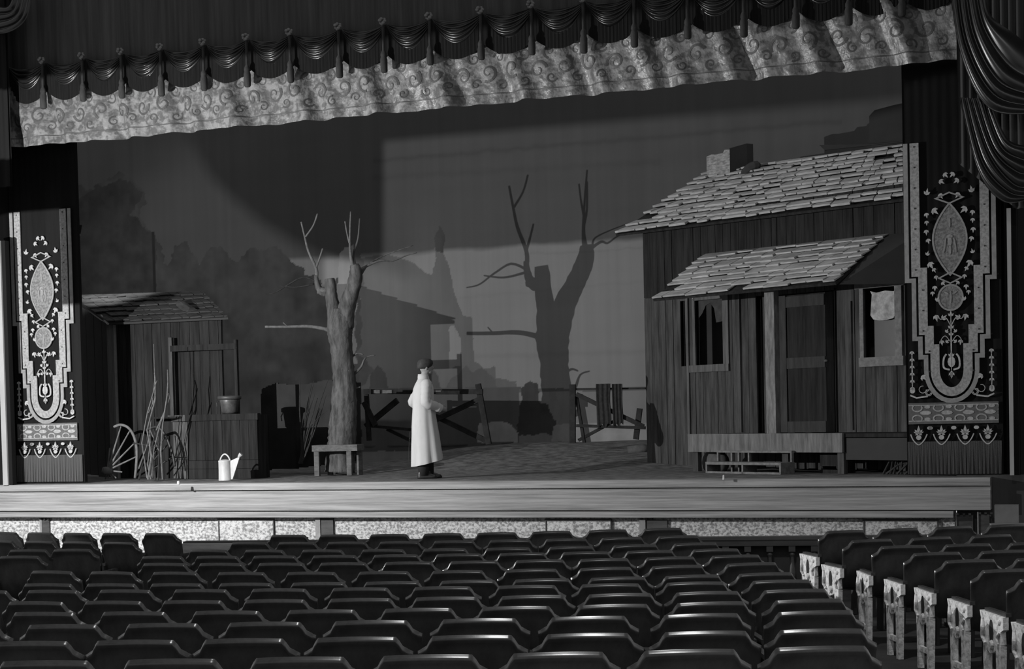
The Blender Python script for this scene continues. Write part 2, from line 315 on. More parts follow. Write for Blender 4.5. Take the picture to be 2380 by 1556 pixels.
# painted hedge flat in front of the drop, left
HV=4.2
def flat(name,label,cat,outl,v,base,tex,warp,seed,px=.02,parts=()):
    P=[uz(x,y,v) for x,y in outl]; xs=[p[0] for p in P]; zs=[p[1] for p in P]
    a0,a1,c0,c1=min(xs),max(xs),min(zs),max(zs); gx=np.arange(a0,a1+px,px); gy=np.arange(c0,c1+px,px); X,Y=np.meshgrid(gx,gy)
    m=inpoly(X+(fbm(X*6,Y*6,seed)-.5)*warp,Y+(fbm(X*6,Y*6,seed+5)-.5)*warp,P); im=base*(1+tex*(fbm(X*4,Y*4,seed)-.5)*2)
    n=len(gx); b=MB(); vs=[(x-a0,s,y-c0) for s in(0,.03) for y in gy for x in gx]; N=len(gx)*len(gy); fs=[]
    for j in range(len(gy)-1):
        for i in range(n-1):
            if m[j,i]: 
                k=j*n+i; fs.append((k,k+1,k+n+1,k+n)); fs.append((N+k,N+k+n,N+k+n+1,N+k+1))
                for (dj,di,e) in((0,-1,(k+n,k,N+k,N+k+n)),(0,1,(k+1,k+n+1,N+k+n+1,N+k+1)),(-1,0,(k,k+1,N+k+1,N+k)),(1,0,(k+n+1,k+n,N+k+n,N+k+n+1))):
                    jj,i2=j+dj,i+di
                    if jj<0 or i2<0 or jj>=len(gy)-1 or i2>=n-1 or not m[jj,i2]: fs.append(e)
    f=Fr(S(a0,v,c0),ROT); b.add(vs,fs); o=b.build(name,vcmat(name+'_paint'),loc=f.o,rot=ROT)
    ca=o.data.color_attributes.new('Col','FLOAT_COLOR','POINT'); cc=np.ones((len(o.data.vertices),4),np.float32)
    vals=np.concatenate([im.ravel(),im.ravel()]); cc[:,:3]=vals[:,None]; ca.data.foreach_set('color',cc.ravel())
    return tag(o,label,cat)
flat('hedge_flat','painted dark hedge flat standing between the well and the tree','scenery flat',[(606,905),(640,893),(700,897),(760,885),(835,892),(838,1010),(832,1072),(700,1090),(606,1094)],3.2,.032,.35,.03,31)
# ---------------- curtain legs with applique ----------------
KX=.00281; KZ=.002872
def G(X,Y): return ((X-448)*KX,(1475-Y)*KZ)
def leg(uc,label,x0,x1,ztop,swapside,dark_above=0):
    f=Fr(S(uc,0,0),ROT); t=thing('curtain_leg',label,'stage curtain',f,'embroidered curtain legs')
    # cloth with soft pleats, real depth behind
    b=MB(); n=120; vs=[];
    for k in range(n+1):
        x=x0+(x1-x0)*k/n
        for z in (.02,.42,.75,ztop): vs.append((x,.05+.012*math.sin(x*55)*(1 if z<.4 else .3),z))
    b.add(vs,[(4*k+i,4*k+4+i,4*k+5+i,4*k+1+i) for k in range(n) for i in range(3)])
    vs2=[(p[0],p[1]+.05,p[2]) for p in vs]; b.add(vs2,[(4*k+1+i,4*k+5+i,4*k+4+i,4*k+i) for k in range(n) for i in range(3)])
    b.box(x0,x0+.004,.04,.11,.02,ztop).box(x1-.004,x1,.04,.11,.02,ztop)
    b.build('curtain_cloth',M_black,t)
    b=MB(); N=90
    for k in range(N):                           # bullion fringe hanging at the foot
        x=x0+.02+(x1-x0-.04)*k/(N-1); b.tube([(x,.0+.008*math.sin(k*1.7),.03),(x,.005,.45)],.0058,5)
    o=b.build('bullion_fringe',mat('fringe_cord',.07,.85,.3,(60,60,1),spec=.1),t)
    def path(base,ext):                          # stepped ribbon down to a U and up again
        L=[(295-base,-12),(295-base,562+base*.9),(325-base,562+base*.9),(325-base,822+base*.9),(351-base,822+base*.9),(351-base,905+base*.9),(375-base,905+base*.9),(375-base,1000)]
        r=73+base; U_=[(448-r*math.cos(a),1000+ (r+25)*math.sin(a)) for a in [PI*i/16 for i in range(1,16)]]
        R=[(896-x,y) for x,y in reversed(L)]
        return [G(*p) for p in L+U_+R]
    y=.0
    MB().strip(path(0,0),40*KX,-.004,.012).build('inner_border',M_gold,t)
    b=MB(); P=path(40,0)
    b.strip(P,20*KX,-.004,.012); b.build('outer_border',M_gold2,t)
    b=MB(); P=path(0,0)
    for sx in(1,-1):
        for yy in range(-30,1000,91):
            X=295 if yy<562 else 325 if yy<822 else 351
            X=448+sx*(X-448); p=G(X,yy+35); b.add([(p[0]+.011*math.cos(a),-.012,p[1]+.011*math.sin(a)) for a in [2*PI*i/8 for i in range(8)]]+[(p[0],-.018,p[1])],[(i,(i+1)%8,8) for i in range(8)])
    b.build('studs',M_ink,t)
    # medallions
    def ves(h,w,cy,n=14): 
        return [(448+w*math.sin(PI*i/n)**.9*1,cy-h+2*h*i/n) for i in range(n+1)]+[(448-w*math.sin(PI*i/n)**.9,cy-h+2*h*i/n) for i in range(n-1,0,-1)]
    V1=[G(*p) for p in ves(158,75,422)]; C1=[G(448+54*math.sin(a),680-56*math.cos(a)) for a in [2*PI*i/24 for i in range(24)]]
    MB().poly(V1[::-1],.004,.015).poly(C1[::-1],.004,.015).build('medallion',M_med,t)
    b=MB(); b.strip(V1,.022,-.004,.014,True); b.strip(C1,.022,-.004,.014,True)
    for cy,w,h in((240,60,24),(593,50,24)): b.strip([G(448-w,cy),G(448,cy-h),G(448+w,cy),G(448,cy+h)],.018,-.006,.014,True)
    b.build('medallion_rim',mat('rim_gold',.20,.7,.2,(20,20,20)),t)
    b=MB()
    def blob(X,Y,w,h,a=0):
        pts=[]; 
        for i in range(10):
            q=2*PI*i/10; px_,py_=w*math.cos(q),h*math.sin(q); pts.append(G(X+px_*math.cos(a)-py_*math.sin(a),Y+px_*math.sin(a)+py_*math.cos(a)))
        b.poly(pts,-.006,.012)
    # urn and plume inside the medallion
    m1=b
    blob(448,410,14,8);blob(448,432,9,22);blob(448,470,6,22);blob(448,350,4,22);blob(425,450,4,34,.15);blob(471,450,4,34,-.15);blob(448,678,5,28);blob(430,660,12,4,.5);blob(466,660,12,4,-.5)
    b.build('medallion_motif',M_gold2,t)
    b=MB()
    def leaf(X,Y,s,a,own=False):                           # three-lobed leaf
        b_=MB() if own else b
        for q,l in((-.7,.8),(0,1.15),(.7,.8)):
            aa=a+q; dx,dy=math.sin(aa),-math.cos(aa); nx,ny=math.cos(aa),math.sin(aa)
            if own: dx*=1.25; dy*=1.25; nx*=1.25; ny*=1.25
            b_.poly([G(X,Y),G(X+dx*s*l*.5+nx*s*.2,Y+dy*s*l*.5+ny*s*.2),G(X+dx*s*l,Y+dy*s*l),G(X+dx*s*l*.5-nx*s*.2,Y+dy*s*l*.5-ny*s*.2)],-.006,.012)
        if own: b_.build('leaf_motif',M_emb,t)
    _=0
    for X,Y,s,a in [(425,130,20,2.4),(405,160,20,2.2),(347,222,22,.2),(403,220,20,2.5),(372,285,26,2.3),(345,300,18,3.0),(346,335,16,3.1),(344,375,18,3.1),(350,415,18,2.9),(346,490,16,0.3),(354,520,26,2.6),(372,548,16,2.6),(384,580,16,3),(378,625,18,3.1),(410,610,16,2.4),(368,650,16,3.1),(384,695,18,.6),(380,755,22,2.9),(408,775,20,.9),(425,835,14,.6),(405,868,18,3),(425,880,14,.8),(312,1025,22,2.2)]:
        leaf(X,Y,s,a,True); leaf(896-X,Y,s,-a,True)
    for X in(272,624):                           # hanging garlands beside the U
        b=MB()
        for k in range(6): leaf(X,912+k*32,22,3.14)
        blob(X,1000,3,90); blob(X,1090,12,12); b.build('garland',M_emb,t)
    for sx in(1,-1):
        b=MB()
        for r,cx,cy in((14,345,1100),(9,345,1100),(16,318,1085)):
            b.strip([G(448+sx*(cx-448+r*math.cos(a)),cy+r*math.sin(a)) for a in [i*.45 for i in range(12)]],.008,-.006,.012)
        b.strip([G(448+sx*(262-448),1110),G(448+sx*(290-448),1122),G(448+sx*(340-448),1116)],.02,-.006,.012); b.build('corner_scroll',M_emb,t)
    # stem with palmette
    b=MB()
    blob(448,880,3,130)
    for yy,s in((765,24),(820,26),(850,22)): leaf(448,yy,s,0)
    for sx in(1,-1):
        b.strip(spline([G(448+sx*4,800),G(448+sx*22,770),G(448+sx*45,775),G(448+sx*62,760)],4),.010,-.006,.012)
        b.strip(spline([G(448+sx*4,875),G(448+sx*25,850),G(448+sx*42,862),G(448+sx*48,880)],4),.008,-.006,.012)
        b.strip(spline([G(448+sx*8,1000),G(448+sx*34,990),G(448+sx*34,950),G(448+sx*22,930)],5),.022,-.006,.012)
    blob(448,965,17,24); leaf(448,945,26,0); leaf(448,1010,26,3.14); blob(448,1020,6,16)
    b.build('palmette_stem',M_emb,t)
    # scroll band
    MB().poly([G(252,1240),G(652,1240),G(652,1145),G(252,1145)],.0,.014).build('band_ground',mat('band_grey',.085,.8,.2,(20,20,20)),t)
    b=MB()
    for k in range(5):
        cx=262+k*95
        for cy,sg in((1168,1),(1215,-1)):
            if k<=4: b.strip([G(min(max(cx+30+22*math.cos(a),254),650),cy+sg*15*math.sin(a)) for a in [-.6+i*.5 for i in range(10)]],.017,-.006,.0)
        if k<4: blob(cx+68,1190,26,10)
        if k<4: blob(cx+76,1163,14,8); blob(cx+76,1218,14,8)
    for yy in(1156,1226): b.strip([G(254,yy),G(650,yy)],.012,-.005,.0)
    b.build('scroll_band',mat('band_scroll',.24,.7,.4,(25,25,25)),t)
    b=MB()
    for X in(297,399,504,604):
        b=MB()
        leaf(X,1285,34,0); blob(X,1300,12,11); leaf(X,1283,22,1.2); leaf(X,1283,22,-1.2); blob(X-50 if X>300 else X+50,1258,12,8)
        b.strip(spline([G(max(X-36,254),1285),G(X-24,1312),G(X,1332),G(X+24,1312),G(min(X+38,650),1285)],5),.014,-.006,.012); b.build('fleur_motif',M_emb,t)
    return t
uL=uz(108,1000)[0]; uR=uz(2212,880)[0]
leg(uL,'embroidered black curtain leg with pale stepped border, at left side of stage',-.60,.66,6.2,0)
leg(uR,'embroidered black curtain leg with pale stepped border, right of the house set',-.58,.62,6.2,1)
# black masking behind the legs
b=MB(); 
for k in range(60): b.add([(13.62+k*.03,.65+.03*math.sin(k*1.3),0.001),(13.65+k*.03,.65+.03*math.sin((k+1)*1.3),0.001),(13.65+k*.03,.65+.03*math.sin((k+1)*1.3),7),(13.62+k*.03,.65+.03*math.sin(k*1.3),7)],[(0,1,2,3)])
b.box(13.62,15.4,.70,.73,0.001,7)
tag(b.build('masking_curtain',M_blk2,loc=ST.o,rot=ROT),'plain black masking curtain hanging behind the right curtain leg','stage curtain')
# ---------------- valance ----------------
zb_=5.205; zt=6.34
tv=thing('stage_valance','pale brocade valance with dark swags and tassels across top of stage','valance',Fr(S(-.2,-.35,0),ROT))
b=MB(); n=520; rows_=12; vs=[]
for j in range(rows_+1):
    q=j/rows_
    for i in range(n+1):
        x=-.02+14.35*i/n; z=zb_+(zt-zb_)*q
        if j==0: z+=.008*math.sin(x*9)+.006*math.sin(x*2.3)
        lean=(1-q)*.10
        y=-.035*math.sin(x*5.2+q*2.2)-.035*math.sin(x*11+q*4.5+1)-.07*max(0,math.sin(x*1.9+q*1.8))**8-.03*math.sin(x*17+q*7)
        vs.append((x,y*(1.1-q*.5),z))
N=n+1; b.add(vs,[(j*N+i,j*N+i+1,(j+1)*N+i+1,(j+1)*N+i) for j in range(rows_) for i in range(n)])
b.build('brocade_panel',M_broc,tv,smooth=True)
# scroll pattern woven darker, and lower band
b=MB()
def vy(x,z):
    q=(z-zb_)/(zt-zb_); return (-.035*math.sin(x*5.2+q*2.2)-.035*math.sin(x*11+q*4.5+1)-.07*max(0,math.sin(x*1.9+q*1.8))**8-.03*math.sin(x*17+q*7))*(1.1-q*.5)
def spiral(cx,cz,r,turn,sg,w_):
    P=[]
    for i in range(22):
        a=turn+sg*i*.36; rr=r*(1-i/26); P.append((cx+rr*math.cos(a),cz+rr*math.sin(a)))
    for i in range(len(P)-1):
        a_,c_=Vector(P[i]),Vector(P[i+1]); d_=(c_-a_).normalized(); nn=Vector((-d_.y,d_.x))*w_*(1-i/30)
        q=[a_+nn,a_-nn,c_-nn*.95,c_+nn*.95]; b.add([(p.x,vy(p.x,p.y)-.006,p.y) for p in q],[(0,1,2,3)])
for k in range(38):
    cx=.25+k*.37
    spiral(cx+.19,5.47+.02*math.sin(k*1.7),.075,k*1.9,-1 if k%2 else 1,.012)
    spiral(cx,5.63+.03*math.sin(k*2.1),.13,k*1.1,1 if k%2 else -1,.018)
    spiral(cx+.16,5.84,.09,k*.7+1,-1 if k%2 else 1,.014)
b.build('brocade_scrolls',mat('brocade_dark',.06,.6,.2,spec=.3),tv)
b=MB(); 
for i in range(n): 
    x=-.02+14.35*i/n; x2=-.02+14.35*(i+1)/n
    b.add([(x,vy(x,5.33)-.004,5.335),(x2,vy(x2,5.33)-.004,5.335),(x2,vy(x2,5.35)-.005,5.35),(x,vy(x,5.35)-.005,5.35)],[(0,1,2,3)])
b.build('brocade_hem_line',bpy.data.materials['brocade_dark'],tv)
xs=[115,207,297,388,487,587,687,800,903,1010,1128,1245,1365,1482,1605,1735,1855,1977,2100]
ax=[uz(x,190-(x-115)*.117,-.35)[0]+.2 for x in xs]; ax=[ax[0]-(ax[1]-ax[0])*.95]+ax+[ax[-1]+.68]
print('swag spacing',[round(ax[i+1]-ax[i],2) for i in range(len(ax)-1)])
za=6.45
for i in range(len(ax)-1):
    a0,a1=ax[i],ax[i+1]; b=MB(); ns,nt=24,44; vs=[]
    ph=random.uniform(0,6); k1=random.uniform(30,38)
    for j in range(nt+1):
        t_=j/nt
        for k in range(ns+1):
            s_=k/ns; c=4*s_*(1-s_); sk=s_+.05*math.sin(ph)*math.sin(PI*s_)
            z=za-.01-(.07+.33*t_)*c-.03*t_*(1-c)
            f_=math.sin(t_*k1+ph+1.2*sk); rip=.018*(abs(f_)**.5*(1 if f_>0 else -1))*(c**.5)*(.5+.5*math.sin(s_*7+ph*2+t_*3)**2)
            vs.append((a0+(a1-a0)*s_,-.07-.07*math.sin(PI*(.1+.85*t_))*c-rip,z))
    M_=ns+1; b.add(vs,[(j*M_+k,j*M_+k+1,(j+1)*M_+k+1,(j+1)*M_+k) for j in range(nt) for k in range(ns)])
    sw=b.build('swag',M_satin,tv,smooth=True)
    b=MB(); vs=[]
    for j in range(7):
        for k in range(41):
            s_=k/40; c=4*s_*(1-s_); zt0=za-.02-.37*c; zb0=za-.44-.17*c; vs.append((a0+(a1-a0)*s_,-.075-.02*c+.004*math.sin(s_*90),zt0+(zb0-zt0)*j/6))
    b.add(vs,[(j*41+k,j*41+k+1,(j+1)*41+k+1,(j+1)*41+k) for j in range(6) for k in range(40)]); b.build('swag_fringe',M_fringe,sw)
for i in range(0,len(ax)):
    if i==0 or i==len(ax)-1: continue
    b=MB(); x=ax[i]; L_=random.uniform(-.03,.03)
    b.lathe([(.01,za),(.022,za-.08),(.02,za-.2),(.02,za-.40),(.042,za-.44),(.045,za-.47),(.04,za-.49),(.052,za-.53),(.05,za-.68+L_),(.035,za-.70+L_),(.005,za-.70+L_)],(x,-.17,0),12)
    b.build('tassel',M_tass,tv,smooth=True)
    b=MB(); 
    for k in range(7):
        a=k*.9+i; b.ell((x+.035*math.cos(a),-.19+.02*math.sin(a*2),za+.0+.035*math.sin(a)),(.03,.02,.024),8,5)
    b.build('rosette',M_ros,tv,smooth=True)
# upper dark drape behind the swags
b=MB(); n=420; vs=[]
for i in range(n+1):
    x=-.6+15.2*i/n
    y=.03*math.sin(x*9+.6*math.sin(x*2))+.012*math.sin(x*23)
    vs+=[(x,y-.02,6.36),(x,y-.05,9.2),(x,y+.1,6.36),(x,y+.1,9.2)]
b.add(vs,[(4*i,4*i+4,4*i+5,4*i+1) for i in range(n)]+[(4*i+2,4*i+3,4*i+7,4*i+6) for i in range(n)])
f=Fr(S(-.2,-.33,0),ROT)
tag(b.build('upper_drape',mat('upper_plush',.05,.75,.3,(14,14,.5),spec=.08),smooth=True,loc=f.o,rot=ROT),'dark pleated drape above the swags at top of the picture','stage curtain')
# hidden side of stage: brick strip at left and pale proscenium edges
f=Fr(S(uz(48,1000,.7)[0],.7,0),ROT); b=MB(); w_=.28
b.box(0,w_,0,.08,0.01,6.6); b.build('tormentor_panel',mat('tormentor_canvas',.05,.85,0,(8,8,1.5),v2=.10,thr=(.35,.65)),loc=f.o,rot=ROT)
tag(bpy.data.objects['tormentor_panel'],'narrow grey scenery panel behind the left curtain leg','scenery flat')
f=Fr(S(uz(2222,900,.25)[0],.25,0),ROT); b=MB().box(0,.42,0,.08,.01,6.6)
tag(b.build('tormentor_panel',bpy.data.materials['tormentor_canvas'],loc=f.o,rot=ROT),'narrow grey scenery panel beside the right curtain leg, under the swag','scenery flat')
def pole(x,y0,y1,w_,v,label,nm='proscenium_edge'):
    a=uz(x,y0,v); c=uz(x,y1,v); f=Fr(S((a[0]+c[0])/2,v,c[1]),ROT); t=thing(nm,label,'moulding',f)
    b=MB().box(-w_/2,w_/2,-.05,.05,0,a[1]-c[1]).build('pale_edge',M_col,t)
    MB().box(w_/2+.001,w_/2+.07,-.02,.08,0,a[1]-c[1]).build('dark_return',M_black,t)
pole(2349,485,1105,.05,-.35,'pale vertical proscenium moulding at far right of the stage')
pole(8,560,1128,.09,-.4,'pale vertical proscenium moulding at far left edge of frame')
# side wall masses
f=Fr(S(14.72,.0,0),ROT); b=MB().box(0,2.5,.06,.5,-1.6,8.5)
tag(b.build('wall_right',M_black,loc=f.o,rot=ROT),kind='structure')
b=MB().box(-3.2,uz(3,700,-.2)[0],-.28,.3,0,8.5); tag(b.build('wall_left',M_black,loc=ST.o,rot=ROT),kind='structure')
a=uz(2378,700,-.45); f=Fr(S(a[0],-.45,a[1]-.6),ROT)
# ---------------- house drapes (swagged) ----------------
def swagdrape(name,label,px_outline,v,folds,wd=.10,mt=None):
    """bundle of hanging folds: each fold a tube following its curve"""
    pts0=[uz(x,y,v) for x,y in folds[0]]; f=Fr(S(pts0[0][0],v,pts0[0][1]),ROT); t=thing(name,label,'house drape',f)
    b=MB(); cur=[]
    for k,fl in enumerate(folds):
        P=spline([uz(x,y,v)+(0,) for x,y in fl],8); cur.append(P)
    n=len(cur[0]); R=[]
    sub=9; vs=[]
    for k in range(len(cur)-1):
        for s_ in range(sub):
            q=s_/sub
            for i in range(n):
                A_=cur[k][i]; B_=cur[k+1][i]; p=A_*(1-q)+B_*q; y=-wd*math.sin(PI*q)**.8*(.4+.6*math.sin(PI*min(i/(n-1)*1.0,1)))
                vs.append((p.x-pts0[0][0],y-.02*k,p.y-pts0[0][1]))
    for i in range(n):
        p=cur[-1][i]; vs.append((p.x-pts0[0][0],-.02*len(cur),p.y-pts0[0][1]))
    rows__=len(vs)//n; b.add(vs,[(r*n+i,(r+1)*n+i,(r+1)*n+i+1,r*n+i+1) for r in range(rows__-1) for i in range(n-1)])
    b.build('drape_folds',mt or M_satin,t,smooth=True); return t,f
t,f=swagdrape('house_drape','large dark upper swag of the house drape at top right corner','',-.9,
 [[(2395,110),(2360,80),(2300,30),(2290,-60)],[(2400,190),(2340,150),(2285,60),(2262,-60)],[(2405,225),(2320,190),(2262,80),(2240,-60)],[(2405,250),(2310,222),(2245,100),(2222,-60)],[(2405,268),(2300,255),(2235,130),(2205,-60)]],.08)
t,f=swagdrape('house_drape','lower gathered swag of dark drape with bright folds, right edge of frame','',-.8,
 [[(2400,345),(2385,340),(2340,320),(2300,230)],[(2400,375),(2375,372),(2325,340),(2285,230)],[(2400,405),(2365,402),(2310,350),(2268,230)],[(2398,440),(2355,430),(2300,360),(2256,230)],[(2394,458),(2345,448),(2285,380),(2244,230)],[(2384,470),(2330,470),(2275,400),(2232,230)]],.07)
# plain hanging part of right drape
b=MB(); n=90
fz=uz(2250,455,-.6); vs=[]
for i in range(n+1):
    x=uz(2226,300,-.6)[0]+ .95*i/n; y=.03*math.sin(i*.7)
    zlo=uz(2226,455,-.6)[1]+.4-.6*min(i/n*1.4,1)
    vs+=[(x,y-.6,zlo),(x,y-.6,8.6)]
b.add(vs,[(2*i,2*i+2,2*i+3,2*i+1) for i in range(n)]); b.add([(x,y+.05,z) for x,y,z in vs],[(2*i,2*i+1,2*i+3,2*i+2) for i in range(n)])
tag(b.build('side_drape',M_blk2,smooth=True,loc=ST.o,rot=ROT),'plain dark pleated drape hanging behind the right swags','house drape')
t,f=swagdrape('house_drape','small dark swag of the house drape in the top left corner','',-.9,
 [[(-40,10),(0,14),(25,8),(38,-60)],[(-40,30),(0,34),(38,20),(50,-60)],[(-40,48),(0,52),(48,30),(62,-60)],[(-40,64),(10,70),(60,40),(74,-60)],[(-40,74),(25,80),(74,40),(86,-60)]],.07)
b=MB(); vs=[]; xe=uz(52,350,-.5)[0]
for i in range(n+1):
    x=-3.0+(xe+3.0)*i/n; y=.03*math.sin(i*.9)
    vs+=[(x,y-.8,4.55),(x,y-.8,8.8)]
b.add(vs,[(2*i,2*i+2,2*i+3,2*i+1) for i in range(n)]); b.add([(x,y+.05,z) for x,y,z in vs],[(2*i,2*i+1,2*i+3,2*i+2) for i in range(n)])
tag(b.build('side_drape',M_black,smooth=True,loc=ST.o,rot=ROT),'plain dark drape hanging at far left above the pale moulding','house drape')
# flood lamps with added unseen flags, outlines cut to shape their beams (one in the side box, one in the wing)
def lamp(name,label,L0,aim,dist,polys,zfoot):
    ax_=(aim-L0).normalized(); fx=Vector((ax_.y,-ax_.x,0)).normalized(); fz_=fx.cross(ax_)
    m=Matrix((fx,ax_,fz_)).transposed().to_4x4(); m.translation=L0+ax_*dist
    ff=Fr(Vector((L0.x,L0.y,zfoot)),0); t=thing(name,label,'lamp',ff)
    for P in polys:
        pts=[]
        for p in P: q=p-L0; k=dist/q.dot(ax_); pts.append((q.dot(fx)*k,q.dot(fz_)*k))
        n=len(pts); vs=[m@Vector((p[0],0,p[1]))-ff.o for p in pts]; vs2=[m@Vector((p[0],.01,p[1]))-ff.o for p in pts]
        MB().add(vs+vs2,[tuple(range(n)),tuple(range(2*n-1,n-1,-1))]+[(i,(i+1)%n,(i+1)%n+n,i+n) for i in range(n)]).build('added_flag',M_void,t)
    h=Vector((0,0,L0.z-zfoot))
    MB().tube([(0,0,0),h+Vector((0,0,-.2))],.022,8).tube([(-.4,-.2,0),(0,0,.5),(.4,-.2,0)],.02,6).tube([(0,.4,0),(0,0,.5)],.02,6).build('stand',M_iron,t)
    MB().tube([h-ax_*.32,h-ax_*.28,h-ax_*.08],[.08,.11,.12],14).build('housing',M_iron,t)
lowL=[onv(x,y,DV) for x,y in((2600,185),(2100,226),(1500,275),(888,327))]
blob_=[onv(x,y,DV) for x,y in((888,600),(870,612),(800,603),(748,592),(748,690),(600,700))]
P_=blob_[-1]; k_=-(LP-A0).dot(V)/(P_-LP).dot(V); uc_=(LP+(P_-LP)*k_-A0).dot(U); print('uc',uc_)
lamp('stage_flood_lamp','flood lamp on stand with added black beam flags, in side box left of stage',LP,Vector(S(7,3.75,2.5)),1.5,
 [lowL+blob_+[Vector(S(uc_,0,4.27)),Vector(S(-2.2,0,4.27)),Vector(S(-2.2,0,5.4)),Vector(S(-.25,0,5.32)),Vector(S(4,0,5.31)),Vector(S(15,0,5.3))],
  [Vector(S(15,0,6.52)),Vector(S(7,0,6.52)),Vector(S(-.25,0,6.52)),Vector(S(-.25,0,5.0)),Vector(S(-1.6,0,5.0)),Vector(S(-1.6,0,9.5)),Vector(S(7,0,12)),Vector(S(15,0,12))]],-1.17)
tl=bpy.data.objects['stage_flood_lamp']; b=MB()
def shield(a0,a1,lo_,hi_,R=.8):
    n=10; vs=[]
    for r in(R,R+.01):
        for k in range(n+1):
            a=math.radians(a0+(a1-a0)*k/n)
            for z in(lo_,hi_): vs.append(LP+Vector((r*math.cos(a),r*math.sin(a),z))-tl.location)
    m_=2*(n+1); fs=[]
    for k in range(n): fs+=[(2*k,2*k+2,2*k+3,2*k+1),(m_+2*k+1,m_+2*k+3,m_+2*k+2,m_+2*k),(2*k+1,2*k+3,m_+2*k+3,m_+2*k+1),(2*k,m_+2*k,m_+2*k+2,2*k+2)]
    b.add(vs,fs)
shield(-3,-41,-1.0,-.275*.8); shield(-41,-115,-1.0,.06)
b.build('added_shield',M_void,tl)  # curved shield added to keep the flood off the seats
curv=[onv(x,y,DV) for x,y in((300,150),(430,300),(462,360),(490,408),(540,460),(600,508),(680,560),(740,590),(800,606),(880,618),(960,640))]
lamp('wing_flood_lamp','flood lamp on tall stand with added beam flag, hidden behind left curtain leg',LC,Vector((-5.0,35.8,3.0)),.42,
 [curv+[onv(1000,100,DV),onv(300,60,DV)]],.003)
# ---------------- shed ----------------
SF=Fr(S(uz(262,1100,1.7)[0],1.7,0),ROT)
def sp(x,y,v=0): return SF.pl(x,y,v)
t=thing('shed','small plank shed with dark shingle roof at left of stage','shed',SF)
def planks(b,x0,x1,z0,z1,y,wd=.16,th=.02,gap=.008,jit=.02,top=None):
    x=x0
    while x<x1-.01:
        ww=min(wd*random.uniform(.8,1.2),x1-x); d=random.uniform(0,.008); zt_=z1 if top is None else top(x)
        b.box(x+gap/2,x+ww-gap/2,y-th-d,y,z0+random.uniform(0,jit),zt_-random.uniform(0,jit*.5)); x+=ww
    return b
xe=sp(520,900)[0]; zt_=sp(300,752)[1]
b=MB(); planks(b,.17,xe,.01,zt_+.05,0,.17); b.box(.0,xe,.001,.02,.01,zt_+.05); b.build('plank_wall',M_plankd,t)
MB().box(0,.13,-.05,.02,.01,zt_).build('corner_post',mat('shed_post_wood',.09,.85,0,(14,14,1.2),v2=.16,thr=(.35,.7)),t)  # post coloured paler in place of the lamp light that misses it
MB().box(.135,.16,-.055,.0,.01,zt_-.02).build('corner_bead',mat('pale_bead',.25,.8,.3),t)
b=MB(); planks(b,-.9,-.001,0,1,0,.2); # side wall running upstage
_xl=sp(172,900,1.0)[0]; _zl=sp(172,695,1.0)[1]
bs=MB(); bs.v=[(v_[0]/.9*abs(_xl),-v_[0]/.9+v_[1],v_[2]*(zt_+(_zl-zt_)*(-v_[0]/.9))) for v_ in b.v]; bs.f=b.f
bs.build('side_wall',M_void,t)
def shingle_roof(e0,e1,r0,r1,rows,cols,name,mt,parent,th=.03,jit=.25,over=.04):
    """e0-e1 eave, r0-r1 ridge (local points)"""
    e0,e1,r0,r1=map(Vector,(e0,e1,r0,r1)); b=MB(); nrm=(e1-e0).cross(r0-e0).normalized()
    if nrm.z<0: nrm=-nrm
    for j in range(rows):
        t0=j/rows; t1=min((j+1.25)/rows,1.0); s=0; 
        while s<1:
            w_=min(random.uniform(.6,1.5)/cols,1-s); a=s+.0015; c=s+w_-.0025; s+=w_
            if random.random()<.004: continue
            tj=t0+random.uniform(-jit,jit)*.5/rows; tj=max(tj,-.01)
            def P(s_,t_,h): return e0.lerp(e1,s_).lerp(r0.lerp(r1,s_),t_)+nrm*h
            h0=th*1.25+random.uniform(0,.012); h1=.004
            vs=[P(a,tj,h0-th*.7),P(c,tj,h0-th*.7+random.uniform(0,.008)),P(c,t1,h1),P(a,t1,h1),P(a,tj,h0),P(c,tj,h0+random.uniform(-.006,.008)),P(c,t1,h1+.008),P(a,t1,h1+.008)]
            b.add(vs,[(0,3,2,1),(4,5,6,7),(0,1,5,4),(1,2,6,5),(2,3,7,6),(3,0,4,7)])
    b.build(name,mt,parent)
    d=MB(); d.add([e0-nrm*.03,e1-nrm*.03,r1-nrm*.03,r0-nrm*.03,e0+nrm*.004,e1+nrm*.004,r1+nrm*.004,r0+nrm*.004],[(0,3,2,1),(4,5,6,7),(0,1,5,4),(1,2,6,5),(2,3,7,6),(3,0,4,7)])
    return d
v_e=-.25; a=sp(252,752,v_e); c=sp(530,752,v_e); vr=1.0; r_=sp(165,688,vr); r2=sp(470,712,vr)
zr=(r_[1]+r2[1])/2
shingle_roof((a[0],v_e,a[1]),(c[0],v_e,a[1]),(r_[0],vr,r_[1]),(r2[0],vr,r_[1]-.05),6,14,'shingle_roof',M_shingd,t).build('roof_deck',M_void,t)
b=MB().tube([(sp(418,712,.3)[0],.3,sp(418,706,.3)[1]),(sp(455,735,.1)[0],.0,sp(455,728,.0)[1])],[.07,.10],8,.1); b.build('roof_sag_board',M_shingd,t)
b=MB().bar((a[0],v_e-.01,a[1]-.01),(sp(235,735,.1)[0],.1,sp(235,738,.1)[1]+.03),.03,.03); b.build('rake_board',bpy.data.materials['pale_bead'],t)
